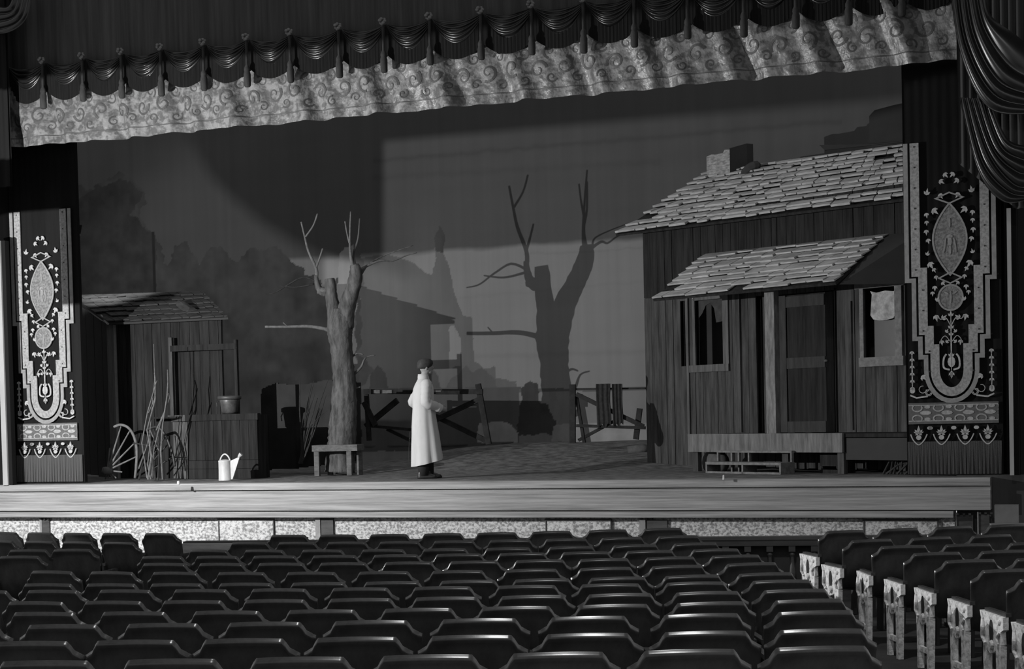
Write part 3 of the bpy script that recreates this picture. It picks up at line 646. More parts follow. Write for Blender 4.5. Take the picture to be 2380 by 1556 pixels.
# ---------------- well ----------------
w0=onz(440,1114.5); w1=onz(385,1112); rot=ROT*.9; w2=w0+Vector((math.cos(rot),math.sin(rot),0))*1.1
for _ in range(6):
    _f=Fr(w0,rot); w2=_f.m@Vector((_f.pl(603,1110)[0],0,0))
rot=ROT*.9; WF=Fr(w0,rot); t=thing('well','boxed wooden well with windlass frame beside the shed','well',WF)
L=(w2-w0).length; H=WF.pl(440,965)[1]; H2=WF.pl(603,953)[1]; dl=.62
lw=(w1-w0).length
sd=Vector(((w1-w0).dot(Vector((math.cos(rot),math.sin(rot),0))),(w1-w0).dot(Vector((-math.sin(rot),math.cos(rot),0)))))
b=MB(); b.box(0,L,-.0,.03,.30,H-.10)
x=0
for k in range(8):
    ww=L/8; b.box(x+.003,x+ww-.003,-.02-random.uniform(0,.006),.0,.30,H-.10); x+=ww
b.build('front_panel',M_plankd,t)
MB().box(0,L,-.03,.03,.005,.16).box(0,L,-.03,.03,.165,.295).build('front_boards',M_plankd,t)
MB().box(-.02,L+.02,-.05,.06,H-.10,H).build('top_rail',M_plankd,t)
# pale end panel facing the lamp
b=MB(); A_=Vector((0,0,0)); B_=Vector((sd.x*1.0,max(sd.y,.25),0)); dd=(B_-A_)
def epan(z0_,z1_,o=.0):
    nn=Vector((dd.y,-dd.x,0)).normalized()*.02
    if nn.y>0: nn=-nn
    P=[A_+nn*o,B_+nn*o,B_-nn,A_-nn]; vs=[p+Vector((0,0,z0_)) for p in P]+[p+Vector((0,0,z1_)) for p in P]
    b.add(vs,[(0,3,2,1),(4,5,6,7),(0,1,5,4),(1,2,6,5),(2,3,7,6),(3,0,4,7)])
epan(.005,.16,1); epan(.166,.31,1); epan(.316,H-.11,.6); epan(H-.10,H,1.6); b.build('end_panel',mat('well_end_board',.055,.85,0,(14,14,3),v2=.13,thr=(.35,.7)),t)
MB().box(sd.x,L,.06,.36,H-.05,H-.02).box(sd.x,L,.33,.36,.005,H-.05).box(L-.03,L,.03,.36,.005,H-.05).build('lid_and_back',M_plankd,t)
p0=WF.pl(402,785,.25); p1=WF.pl(402,960,.25); MB().box(p1[0]-.03,p1[0]+.03,.22,.28,H-.02,p0[1]).build('windlass_post',mat('post_grey',.045,.85,.4,(14,14,3)),t)
q0=WF.pl(548,790,.25); MB().box(q0[0]-.025,q0[0]+.025,.22,.28,H-.02,q0[1]).build('windlass_post',M_plankd,t)
z_=WF.pl(470,808,.25)[1]; MB().box(p1[0]-.0,q0[0],.215,.285,z_-.05,z_+.045).build('crossbeam',M_plankd,t)
bc=WF.pl(534,957,.15); BF=Fr(WF.m@Vector((bc[0],.15,H)),rot); t2=thing('bucket','dark metal bucket standing on top rail of the well','bucket',BF)
MB().lathe([(.095,.004),(.13,.03),(.155,.2),(.16,.235),(.145,.235),(.13,.05)],n=20).build('pail',mat('dull_zinc',.08,.4,.5,(8,8,8),spec=.5,metal=.3),t2,smooth=True)
MB().lathe([(.165,.225),(.19,.24),(.19,.28),(.165,.29),(.14,.285)],n=20).build('rim',mat('dull_zinc_rim',.05,.5,.4,spec=.4),t2,smooth=True)
MB().tube([(-.17,-.02,.22),(-.2,-.05,.18),(-.19,-.06,.12)],.008,6).build('bail_handle',M_iron,t2)
# ---------------- cart wheels and twigs ----------------
def wheel(cx,cy,R,lean,label,mt,base,arc,x_sq=.72,hub=True):
    f=Fr(onz(base[0],base[1]),ROT); t=thing('cart_wheel',label,'wheel',f,'old cart wheels')
    c=f.pl(cx,cy,0); b=MB(); a0,a1=arc; n=26; P=[]
    for i in range(n+1):
        a=a0+(a1-a0)*i/n; P.append((c[0]+R*x_sq*math.cos(a),-.10+R*.45*math.cos(a)*0+ .12*math.sin(a),c[1]+R*math.sin(a)))
    P=[p for p in P if p[2]>.01]
    b.tube(P,.024,8); b.build('rim',mt,t,smooth=True)
    for i in range(10):
        a=2*PI*i/10+.25; e=(c[0]+R*x_sq*math.cos(a)*.97,-.10+.12*math.sin(a),c[1]+R*math.sin(a)*.97)
        if a%(2*PI)>a0%(2*PI)-9 and e[2]>.0: MB().tube([(c[0],-.12,c[1]),e],[.02,.013],6).build('spoke',mt,t)
    if hub: MB().tube([(c[0]-.06,-.22,c[1]),(c[0],-.12,c[1]),(c[0]+.03,.0,c[1])],[.04,.065,.05],12).build('hub',mt,t,smooth=True)
# broken pale wheel: hub low left, only the upper right arc of rim left
f=Fr(onz(262,1117),ROT); t=thing('cart_wheel','broken pale spoked cart wheel leaning against the shed corner','wheel',f,'old cart wheels')
mw=mat('pale_wheel_wood',.13,.8,.35,(14,14,14)); P=spline([f.pl(x,y,-.12)+(0,) for x,y in((265,993),(280,988),(297,994),(309,1010),(316,1032),(318,1055),(317,1080),(314,1112))],5)
MB().tube([(p.x,-.12,p.y) for p in P],.022,8).build('rim',mw,t,smooth=True)
h_=f.pl(250,1094,-.2)
MB().tube([(h_[0]-.05,-.27,h_[1]+.01),(h_[0]-.02,-.24,h_[1]),(h_[0]+.05,-.16,h_[1]-.01)],[.045,.062,.055],12).build('hub',mw,t,smooth=True)
for x,y in((281,992),(301,1003),(313,1030),(317,1062),(284,1098),(270,1112),(262,1113),(252,1113),(245,1114),(255,1042)):
    e=f.pl(x,y,-.12); MB().tube([(h_[0],-.2,h_[1]),(e[0],-.12,max(e[1],.01))],[.016,.011],6).build('spoke',mw,t)
f=Fr(onz(355,1117),ROT); t=thing('cart_wheel','dark spoked cart wheel half hidden behind the twig bundle','wheel',f,'old cart wheels')
P=spline([f.pl(x,y,.05)+(0,) for x,y in((340,1000),(362,993),(378,1003),(392,1030),(402,1060),(406,1085))],5)
MB().tube([(p.x,.05,p.y) for p in P],.022,8).build('rim',M_iron,t,smooth=True)
for a_,b_ in(((391,1032),(345,1085)),((402,1063),(360,1088)),((366,1000),(382,1116)),((350,1000),(350,1112)),((385,1014),(350,1070))):
    p=f.pl(*a_,.05); q=f.pl(*b_,.05); MB().tube([(p[0],.05,p[1]),(q[0],.05,max(q[1],.01))],.013,6).build('spoke',M_iron,t)
f=Fr(onz(350,1119),ROT); t=thing('twig_bundle','bundle of bare upright twigs leaning by the wheels','firewood',f)
def twigs(lines,v,t,name,mt,r0):
    for L_,r in lines:
        P=[f.pl(x,y,v+random.uniform(-.05,.05)) for x,y in L_]; n=len(P); k0=-.1
        MB().tube([(p[0],k0+random.uniform(-.03,.03),max(p[1],.005)) for p in P],[r0*r*(1-.6*i/(n-1)) for i in range(n)],6,.15).build(name,mt,t)
twigs([([(365,1115),(370,1060),(352,1000),(358,880),(360,800)],.7),([(345,1115),(352,1060),(340,1000),(360,930),(364,880),(361,868)],1),([(340,1112),(335,1030),(345,960),(362,890),(368,885)],.7),
 ([(375,1115),(372,1050),(375,990),(392,920),(388,890),(392,860)],.9),([(352,1112),(358,1050),(372,985),(392,925),(396,915)],.8),([(350,960),(362,930),(364,915)],.5),([(322,1090),(340,1040),(350,1000)],.7),([(355,1115),(342,1080),(350,1030),(347,1000)],.8),([(362,1000),(378,960),(390,940)],.6)],-.1,t,'twig',M_twig,.016)
twigs([([(330,1115),(345,1060),(355,1000)],1),([(368,1116),(362,1050),(370,1000)],1.2),([(378,1116),(375,1040),(372,1000)],1),([(320,1030),(380,1040)],.8)],0,t,'dark_stick',M_twigd,.018)
# watering can
f=Fr(onz(524,1118),ROT+.1); t=thing('watering_can','white watering can standing on stage in front of the well','watering can',f)
MB().lathe([(.10,0),(.105,.01),(.103,.015),(.10,.15),(.10,.29),(.103,.30),(.103,.31),(.09,.315),(.02,.33)],n=24).build('can_body',M_can,t,smooth=True)
MB().add([(.095,-.02,.02),(.095,.02,.02),(.125,.015,.02),(.125,-.015,.02),(.09,-.02,.30),(.09,.02,.30),(.255,.01,.37),(.255,-.01,.37),(.21,.0,.37)],[(0,1,2,3),(0,4,5,1),(3,7,4,0),(2,1,5,6),(3,2,6,7),(4,7,6,5)]).build('spout',M_can,t)
MB().tube([(.23,0,.36),(.27,0,.40)],[.018,.035],12).tube([(.27,0,.40),(.278,0,.408)],[.035,.03],12).build('rose_head',M_can,t)
P=spline([(-.095,0,.26,),(-.06,0,.36),(0,0,.41),(.06,0,.37),(.095,0,.29)],6); MB().tube(P,.013,8).build('handle',M_can,t,smooth=True)
b=MB().lathe([(.02,0),(.025,.005),(.02,.05),(.005,.055)],n=10); f=Fr(onz(415,1127),ROT); tag(b.build('foot_marker',M_can,loc=f.o),'tiny white peg on the stage edge below the well','peg')
f=Fr(onz(1682,1116),ROT); b=MB().lathe([(.012,0),(.015,.005),(.012,.06),(.003,.065)],n=10); tag(b.build('foot_marker',M_can,loc=f.o),'tiny white peg on the stage edge below the porch steps','peg')
# ---------------- tree with bench ----------------
TY=28.05
f=Fr(onY(792,1095,TY),0); f.o.z=0; t=thing('bare_tree','bare forked tree with cut limbs and thin twigs, centre left of stage','tree',f)
def tp(x,y,dy=0): return onY(x,y,TY+dy)-f.o
def limb(P,R,name,mt=M_bark,n=14,sub=5,wob=.05,par=None):
    Q=spline([tuple(tp(*p)) for p in P],sub); m=len(Q); rr=[float(np.interp(i/(m-1)*(len(R)-1),range(len(R)),R)) for i in range(m)]
    return MB().tube(Q,rr,n,wob).build(name,mt,par or t,smooth=True)
limb([(790,1098),(793,1040),(797,990),(800,930),(799,870),(793,810),(790,765),(797,720)],[.25,.23,.225,.205,.18,.175,.21,.18],'trunk',n=20,sub=8,wob=.06)
limb([(783,770),(776,720),(770,690),(768,665),(766,648)],[.16,.115,.10,.095,.08],'limb')
limb([(800,760,0),(806,715,-.08),(817,680,-.18),(826,650,-.25),(827,630,-.3),(824,615,-.32)],[.16,.14,.12,.115,.10,.07],'limb')
limb([(768,662),(755,682),(742,672),(736,655),(734,640)],[.07,.06,.055,.04,.03],'limb',n=10)
tw=lambda P,R,mt=M_twig: limb(P,R,'branch',mt,8,4,.05)
tw([(738,675),(755,677),(772,679)],[.06,.065,.05],M_twig)
tw([(735,650),(735,625),(717,585),(708,550),(700,516)],[.03,.026,.02,.015,.013]); tw([(735,622),(743,600),(750,578)],[.02,.015,.012]); tw([(710,551),(728,525),(738,497)],[.016,.013,.014])
tw([(736,655),(704,645),(670,662),(640,680),(615,685)],[.018,.014,.012,.01,.006],M_twigd); tw([(730,660),(690,668),(650,665)],[.016,.012,.008],M_twigd)
tw([(824,630,-.32),(816,600,-.35),(813,560,-.38),(815,492,-.42)],[.035,.025,.015,.01]); tw([(812,565,-.38),(806,540,-.38),(802,515,-.38)],[.016,.012,.012]); tw([(826,625,-.32),(822,590,-.3),(832,555,-.28),(836,508,-.25)],[.03,.02,.013,.012],M_bark)
tw([(822,640,-.3),(850,620,-.2),(885,606,-.1),(912,607,0),(945,594,.1),(969,588,.15)],[.04,.022,.016,.013,.01,.007]); tw([(860,612,-.15),(885,598),(920,584),(960,571)],[.014,.011,.008,.005],M_bark); tw([(850,620,-.2),(838,640,-.28)],[.02,.02],M_bark)
tw([(774,772),(755,765),(715,759),(668,760),(616,760)],[.05,.033,.026,.022,.02]); tw([(668,759),(658,750)],[.01,.008])
tw([(812,880),(838,855),(850,832),(872,826)],[.028,.02,.013,.008],M_bark); tw([(812,835),(830,822),(845,825)],[.02,.014,.01],M_bark); tw([(812,925),(826,905),(838,900)],[.02,.014,.01],M_bark)
# shrub
f=Fr(onY(700,1082,28.15),0); f.o.z=0; t=thing('bare_shrub','dark bare shrub standing left of the tree','shrub',f)
def sb(P,R): 
    Q=spline([tuple(onY(x,y,28.15+d)-f.o) for x,y,d in P],4); m=len(Q)
    MB().tube(Q,[R*(1-.75*i/(m-1)) for i in range(m)],6,.1).build('stem',M_twigd,t)
for k in range(15):
    x1=random.uniform(690,768); y1=random.uniform(870,960); xm=700+(x1-700)*.3; ym=random.uniform(990,1040); d=random.uniform(-.15,.12)
    sb([(699+random.uniform(-5,5),1078,0),(xm,ym,d*.4),((xm+x1)/2+random.uniform(-6,6),(ym+y1)/2,d*.8),(x1,y1,d)],.018)
# bench
p0=onz(737,1107); p1=onz(815,1105); rot=math.atan2(p1.y-p0.y,p1.x-p0.x); rot=ROT*.5; f=Fr(p0,rot); t=thing('bench','small rough wooden bench in front of the tree trunk','bench',f)
Wd=f.pl(832,1045)[0]; zt_=f.pl(740,1040)[1]; x_l=f.pl(727,1045)[0]
MB().box(x_l,Wd,-.05,.38,zt_-.07,zt_+.03).build('bench_top',mat('bench_wood',.07,.85,0,(9,9,20),v2=.15,thr=(.35,.68),bump=.3),t)
for x,y in((.0,0),(f.pl(812,1100)[0],0),(.12,.33),(f.pl(824,1100)[0],.30)): 
    MB().box(x-.035,x+.045,y-.03,y+.04,0.002,zt_-.071).build('leg',bpy.data.materials['bench_wood'],t)
f=Fr(onz(775,1103),0); b=MB().tube([(-.08,.22,.04),(.02,.2,.16),(.12,.2,.33)],[.09,.11,.06],10,.1); 
f.o=f.o+Vector((.02,.05,0)); tag(b.build('tree_root',mat('pale_root',.15,.9,.3,(10,10,10)),smooth=True,loc=f.o),'pale root stump under the bench at foot of the tree','stump')
# ---------------- fences ----------------
def fence(name,label,v,bars,cat='fence',mt=M_fence,pale=()):
    u0_=uz(bars[0][1][0],bars[0][1][1],v)[0]; f=Fr(S(u0_,v,gz(u0_,v)),ROT); t=thing(name,label,cat,f)
    for k,(nm,a,c,wd,dv) in enumerate(bars):
        p=f.pl(*a,dv); q=f.pl(*c,dv); b=MB().bar((p[0],dv,p[1]),(q[0],dv,q[1]),wd,.05); b.build(nm,M_twig if k in pale else mt,t)
    return t
fence('rail_fence','dark broken rail fence behind the standing person',5.6,[
 ('post',(1111,893),(1136,1033),.10,0),('rail',(846,911),(1122,911),.09,-.06),('rail',(868,911),(884,911),.06,-.10),('rail',(890,911),(912,911),.06,-.10),('rail',(1014,913),(1068,913),.07,-.10),
 ('brace',(1122,925),(1005,980),.09,.06),('brace',(1000,962),(1136,1028),.09,.11),('brace',(924,931),(850,992),.10,.05),('brace',(846,935),(873,990),.09,-.05),('post',(851,905),(858,1025),.08,0),('rail',(850,990),(965,1000),.05,.03),('brace',(900,998),(962,1028),.06,.1)],pale=(2,3,4))  # short pale rails stand in for glints of light along the top rail
fence('field_gate','broken wooden field gate beside the house wall',5.2,[
 ('post',(1331,894),(1331,1030),.10,0),('brace',(1340,922),(1358,1030),.05,.06),('brace',(1340,917),(1496,992),.07,.0),('rail',(1340,990),(1500,995),.05,-.05),('rail',(1340,905),(1500,903),.03,.05),('brace',(1345,1024),(1434,976),.05,.08),('post',(1487,950),(1478,1022),.09,.1)],'gate')
f=Fr(onv(1365,1010,5.3),ROT); 
def hang(x0,x1,y0,y1,label,v=5.12):
    a=uz(x0,y0,v); c=uz(x1,y0,v); z0_=uz(x0,y1,v)[1]; W_=c[0]-a[0]; n=16; vs=[]
    for j in range(9):
        for i in range(n+1): vs.append((W_*i/n*(1+.03*math.sin(j)),-.03-.02*math.sin(i*1.1+j*.2),z0_+(a[1]-z0_)*j/8-(.03*math.sin(i*.8) if j==0 else 0)))
    b=MB().add(vs,[(j*(n+1)+i,j*(n+1)+i+1,(j+1)*(n+1)+i+1,(j+1)*(n+1)+i) for j in range(8) for i in range(n)]); b.add([(x,y+.03,z) for x,y,z in vs],[(j*(n+1)+i,(j+1)*(n+1)+i,(j+1)*(n+1)+i+1,j*(n+1)+i+1) for j in range(8) for i in range(n)])
    f=Fr(S(a[0],v,0),ROT); tag(b.build('hanging_cloth',M_twigd,loc=f.o,rot=ROT,smooth=True),label,'cloth')
hang(1387,1418,893,990,'wider dark cloth hanging over the field gate'); hang(1424,1446,893,988,'narrow dark cloth hanging over the field gate, nearer the house')
f=Fr(onY(1462,1088,29.3),ROT); f.o.z=gz(*uvz(f.o)[:2]); b=MB().tube([(-.02,0,.05),(.25,0,.06),(.33,0,.07)],[.06,.085,.05],9,.15)
tag(b.build('field_stone',mat('grey_stone',.08,.9,.3,(8,8,8)),smooth=True,loc=f.o),'low grey stone lying at left foot of the house','stone')
# ---------------- house ----------------
h0=onz(1508,1088); h1=onz(2100,1097); hr=math.atan2(h1.y-h0.y,h1.x-h0.x); HF=Fr(h0,hr)
t=thing('farmhouse','weathered plank farmhouse with shingle roofs and porch at right of stage','house',HF)
hp=HF.pl; PW=1.05
# openings on the wall
wx0,wz1=hp(1617,700); wx1,_=hp(1686,700); _,wz0=hp(1617,850)
dx0=hp(1815,850)[0]; dx1=hp(1945,850)[0]
rx0=hp(2013,700)[0]; rx1=hp(2086,700)[0]; rz1=hp(2013,672)[1]; rz0=hp(2013,832)[1]
zE=hp(1500,560)[1]; xR=hp(2118,900)[0]
print('house',h0,h1,math.degrees(hr),'openings',wx0,wx1,wz0,wz1,dx0,dx1,rx0,rx1,'zE',zE,'xR',xR)
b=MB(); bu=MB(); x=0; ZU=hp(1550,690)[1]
op=[(wx0,wx1,wz0,wz1),(rx0,rx1,rz0,rz1),(dx0,dx1,.55,hp(1880,680)[1])]
slits=[(hp(1586,800)[0],hp(1597,800)[0],hp(1590,852)[1],hp(1590,700)[1]),(hp(1762,800)[0],hp(1777,800)[0],.55,hp(1770,688)[1]),(hp(1801,800)[0],hp(1813,800)[0],.55,hp(1807,684)[1])]
op+=slits
edges=sorted(set([0,xR]+[e for o_ in op for e in o_[:2]]))
cuts=[]
for i in range(len(edges)-1):
    a,c=edges[i],edges[i+1]; k=max(1,round((c-a)/.17)); cuts+=[(a+(c-a)*j/k,a+(c-a)*(j+1)/k) for j in range(k)]
for a,c in cuts:
    m_=(a+c)/2; segs=[(.01+random.uniform(0,.03),zE+.3)]
    for o_ in op:
        if o_[0]<m_<o_[1]:
            ns_=[]
            for s0,s1 in segs:
                if o_[3]<=s0 or o_[2]>=s1: ns_.append((s0,s1)); continue
                if o_[2]>s0: ns_.append((s0,o_[2]))
                if o_[3]<s1: ns_.append((o_[3],s1))
            segs=ns_
    d=random.uniform(0,.01)
    for s0,s1 in segs:
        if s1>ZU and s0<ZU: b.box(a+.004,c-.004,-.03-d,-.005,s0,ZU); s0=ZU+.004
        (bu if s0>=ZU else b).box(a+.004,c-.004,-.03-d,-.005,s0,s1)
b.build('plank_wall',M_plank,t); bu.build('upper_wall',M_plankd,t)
MB().box(0,xR,.5,.55,.01,zE+.3).box(0,.03,.0,.5,.01,zE+.3).box(xR-.03,xR,.0,.5,.01,zE+.3).build('inner_lining',M_void,t)
# upper wall planks coloured darker for the porch roof's shade (between roofs)
# trims
def trim(x0,x1,y0,y1,nm='board',yy=-.07,mt=M_plank2,th=.03,par=None):
    a=hp(x0,y0); c=hp(x1,y1); MB().box(a[0],c[0],yy,yy+th,c[1],a[1]).build(nm,mt,par or t)
M_bd=mat('batten_wood',.05,.85,0,(14,14,1.2),v2=.12,thr=(.35,.7),bump=.2)
trim(1600,1611,690,1010,'batten',mt=M_bd); trim(1724,1731,680,1005,'batten',-.075,mt=M_bd)
trim(1945,1952,670,1010,'batten',mt=M_plankd); trim(1984,1989,700,1000,'batten',mt=M_bd)
a=hp(1545,760);
# window left
wf=MB(); 
wf.box(wx0-.02,wx0+.03,-.06,-.03,wz0,wz1+.05).box(wx1-.01,wx1+.11,-.065,-.03,wz0-.05,wz1+.1).box(wx0-.10,wx1+.11,-.075,-.03,wz0-.11,wz0).box(wx0,wx1,-.06,-.03,wz1,wz1+.05)
w_=wf.build('window_frame',M_bd,t)
MB().poly([(wx0+.03,wz1),(wx0+.03,wz1-.28),(wx0+.12,wz1-.20),(wx0+.2,wz1-.08),(wx0+.3,wz1-.05),(wx0+.38,wz1-.14),(wx0+.42,wz1-.36),(wx1-.01,wz1-.34),(wx1-.01,wz1)],.02,.03).build('torn_curtain',mat('dim_curtain',.04,.9,.3,(9,9,9)),w_)
# window right with blind
wf=MB(); wf.box(rx0-.07,rx0,-.07,-.03,rz0-.04,rz1).box(rx1,rx1+.12,-.07,-.03,rz0-.04,rz1).box(rx0-.14,rx1+.16,-.085,-.03,rz1,rz1+.11).box(rx0-.08,rx1+.15,-.085,-.03,rz0-.13,rz0)
w2=wf.build('window_frame',mat('window_trim',.10,.85,0,(12,12,12),v2=.18,thr=(.35,.7)),t)
za1=hp(2050,675)[1]; za0=hp(2050,745)[1]
pts=[(rx0+.09,za1),(rx0+.12,za1-.05),(rx0+.09,za0+.08),(rx0+.14,za0+.02),(rx0+.25,za0),(rx0+.38,za0),(rx1-.06,za0+.02),(rx1-.01,za0+.10),(rx1-.01,za1),(rx1-.05,za1-.03),(rx1-.2,za1-.01),(rx0+.2,za1-.03)]
MB().poly(pts,-.02,-.01).build('torn_blind',M_paper,w2)
MB().box(rx0+.1,rx1,.05,.06,rz0,za0+.05).build('lower_pane',mat('dim_glass',.03,.3,.2,spec=.4),w2)
# door
dz1=op[2][3]; dd_=MB().box(dx0+.02,dx1-.02,-.02,.03,.56,dz1-.02); D_=dd_.build('door',M_plankd,t)
st_=.13
dt=MB().box(dx0+.02,dx0+.02+st_,-.045,-.02,.56,dz1-.02).box(dx1-.02-st_,dx1-.02,-.045,-.02,.56,dz1-.02)
for z in(.56,1.50,dz1-.2): dt.box(dx0+.02+st_,dx1-.02-st_,-.04,-.02,z,z+.16)
dt.build('door_rails',mat('door_rail_wood',.022,.85,0,(14,14,2),v2=.045,thr=(.35,.7)),D_)
k_=hp(1927,839); MB().ell((k_[0]-.0,-.07,k_[1]),(.02,.03,.02)).build('door_knob',M_can,D_)
# porch deck
d0=HF.pl(1598,1012,-PW); d1=HF.pl(1957,1012,-PW); dzb=HF.pl(1780,1052,-PW)[1]; dz=HF.pl(1780,1010,-PW)[1]
print('deck',d0,d1,dz,dzb)
MB().box(d0[0],d1[0]+1.15,-PW+.05,-.04,dz-.05,dz).build('porch_deck',M_plankd,t)
MB().box(d0[0],d1[0],-PW,-PW+.045,dzb,dz+.01).build('porch_fascia',M_plank2,t)
MB().box(d1[0]+.01,d1[0]+1.15,-PW+.06,-PW+.1,dzb-.1,dz-.06).build('porch_end_fascia',M_void,t)
for xx in(d0[0]+.05,d1[0]-.13,(d0[0]+d1[0])/2+.35): MB().box(xx,xx+.11,-PW+.05,-PW+.13,.005,dzb-.001).build('porch_leg',M_plank,t)
pz=HF.pl(1790,680,-PW+.1)[1]; px0=HF.pl(1779,850,-PW+.06)[0]; px1=HF.pl(1801,850,-PW+.06)[0]
MB().box(px0,px1,-PW+.06,-PW+.16,dz+.001,pz+.08).build('porch_post',mat('post_wood',.08,.85,0,(20,20,4),v2=.19,thr=(.35,.7),bump=.3),t)
# porch roof
ev=-PW-.25; e0=HF.pl(1518,697,ev); e1=HF.pl(1942,658,ev); r0=HF.pl(1640,592,-.03); r1=HF.pl(2068,545,-.03)
print('porch',e0,e1,r0,r1)
ez=(e0[1]+e1[1])/2; rz=(r0[1]+r1[1])/2
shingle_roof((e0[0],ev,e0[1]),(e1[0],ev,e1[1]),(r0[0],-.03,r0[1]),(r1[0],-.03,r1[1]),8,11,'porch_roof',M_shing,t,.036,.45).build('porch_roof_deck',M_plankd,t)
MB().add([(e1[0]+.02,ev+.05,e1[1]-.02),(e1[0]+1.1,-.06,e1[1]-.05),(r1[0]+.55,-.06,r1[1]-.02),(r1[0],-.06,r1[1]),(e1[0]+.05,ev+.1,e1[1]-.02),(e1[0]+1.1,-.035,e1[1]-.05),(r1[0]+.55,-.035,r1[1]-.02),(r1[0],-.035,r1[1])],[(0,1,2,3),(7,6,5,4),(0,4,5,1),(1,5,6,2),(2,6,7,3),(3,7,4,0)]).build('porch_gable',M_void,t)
# main roof
ev2=-.45; a0=HF.pl(1431,546,ev2); a1=HF.pl(2112,462,ev2); RB=2.2; b0=HF.pl(1650,398,RB); b1=HF.pl(2110,335,RB)
print('roof',a0,a1,b0,b1)
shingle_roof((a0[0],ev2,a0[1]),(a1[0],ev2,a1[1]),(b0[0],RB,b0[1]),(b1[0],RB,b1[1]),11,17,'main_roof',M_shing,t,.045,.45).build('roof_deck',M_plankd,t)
# chimney
cy_=RB-.42; c0=HF.pl(1643,420,cy_); c1=HF.pl(1697,418,cy_); ct=HF.pl(1670,358,cy_)[1]
MB().poly([(c0[0],c0[1]-.15),(c1[0],c1[1]-.15),(c1[0],ct+.04),(c1[0]-.12,ct+.05),(c1[0]-.16,ct),(c0[0]+.2,ct-.0),(c0[0]+.12,ct+.015),(c0[0],ct-.01)],cy_,cy_+.02).build('chimney_front',M_brick,t)
c2=HF.pl(1737,400,cy_+.35)[0]
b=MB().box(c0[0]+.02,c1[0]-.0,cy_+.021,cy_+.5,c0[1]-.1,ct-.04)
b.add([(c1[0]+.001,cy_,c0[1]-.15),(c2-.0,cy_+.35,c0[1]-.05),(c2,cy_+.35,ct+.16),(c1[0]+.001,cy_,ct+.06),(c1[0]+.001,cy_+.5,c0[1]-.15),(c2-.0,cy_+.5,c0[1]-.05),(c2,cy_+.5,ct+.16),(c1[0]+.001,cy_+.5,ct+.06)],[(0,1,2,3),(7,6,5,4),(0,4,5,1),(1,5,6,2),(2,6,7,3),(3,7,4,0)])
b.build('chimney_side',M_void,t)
q=HF.pl(1735,393,cy_-.1); MB().ell((q[0],cy_,q[1]),(.22,.12,.10),10,6,Matrix.Rotation(-.4,3,'Y')).build('chimney_flashing',M_void,t)
# steps
sfr=Fr(HF.m@Vector((HF.pl(1640,1104,-PW-.35)[0],-PW-.35,0)),hr); ts=thing('porch_steps','open wooden steps in front of the farmhouse porch','steps',sfr)
MS=mat('step_wood',.09,.85,0,(14,14,14),v2=.17,thr=(.35,.7))
sa=sfr.pl(1640,1103); sb_=sfr.pl(1815,1105); sz=sfr.pl(1700,1077)[1]
b=MB(); W_=sb_[0]-sa[0]
MB().box(sa[0],sa[0]+W_,.0,.28,sz-.025,sz+.012).build('tread',MS,ts)
b=MB().box(sa[0],sa[0]+.03,0,.28,.004,sz-.026).box(sa[0]+W_-.03,sa[0]+W_,0,.28,.004,sz-.026).box(sa[0]+W_*.49,sa[0]+W_*.51,0,.28,.004,sz-.026).box(sa[0]+.031,sa[0]+W_-.031,0,.02,.002,.03); b.build('riser_frame',MS,ts)
s2=sfr.pl(1662,1048,.25); s3=sfr.pl(1836,1046,.25)
MB().box(s2[0],s3[0],.281,.34,s2[1]-.03,s2[1]).build('tread',MS,ts)
b=MB()
for xx in(s2[0],s2[0]+.28,s2[0]+.42,s2[0]+.62,s3[0]-.03): b.box(xx,xx+.028,.285,.33,.004,s2[1]-.031)
b.build('baluster_slats',MS,ts)
f=Fr(HF.m@Vector((d0[0]+.22,-PW+.35,0)),hr); b=MB().ell((0,.0,.13),(.26,.16,.20),14,8); 
tag(b.build('sack',mat('sack_cloth',.09,.9,.3,(12,12,12)),smooth=True,loc=f.o,rot=hr),'rounded grey sack lying under the left end of the porch','sack')
f=Fr(HF.m@Vector((d1[0]-.62,-PW+.25,0)),hr); t2=thing('crate','small open crate under the right end of porch','crate',f)
MB().box(0,.38,0,.02,.0,.05).box(0,.38,.0,.02,.1,.28).box(0,.03,.021,.3,0,.3).box(.35,.38,.021,.3,0,.3).build('crate_frame',M_plankd,t2)
f=Fr(HF.m@Vector((d1[0]+.7,-PW+.25,0)),hr); t2=thing('branch_pile','dark dead branches in shadow right of the porch','branches',f)
for k in range(9):
    a_=random.uniform(.2,1.4); L_=random.uniform(.3,.9); MB().tube([(-.2+k*.06,0,.01),(-.2+k*.06+L_*.4*math.cos(a_),random.uniform(-.1,.0),L_*.6*math.sin(a_)),(-.2+k*.06+L_*math.cos(a_*.8),0,L_*math.sin(a_*.9))],[.02,.014,.006],6,.1).build('branch',M_twigd,t2)
# dark hanging masking above the house, right
a=uz(2020,270,3.2); c=uz(2108,330,3.2); f=Fr(S(a[0],3.2,c[1]),ROT); t2=thing('hung_scenery','dark stored scenery pieces hung above the house roof, upper right','scenery flat',f)
b=MB().poly([(0,0),(.9,0),(.9,.62),(.35,.55),(.08,.5),(.0,.42)],0,.06); b.build('upper_piece',M_void,t2)
e_=f.pl(1918,350); g_=f.pl(1905,338); b=MB().poly([(e_[0],e_[1]),(.9,f.pl(2100,330)[1]),(.9,.02),(-.02,.0),(g_[0],g_[1])],-.05,.0); b.build('long_board',M_void,t2)
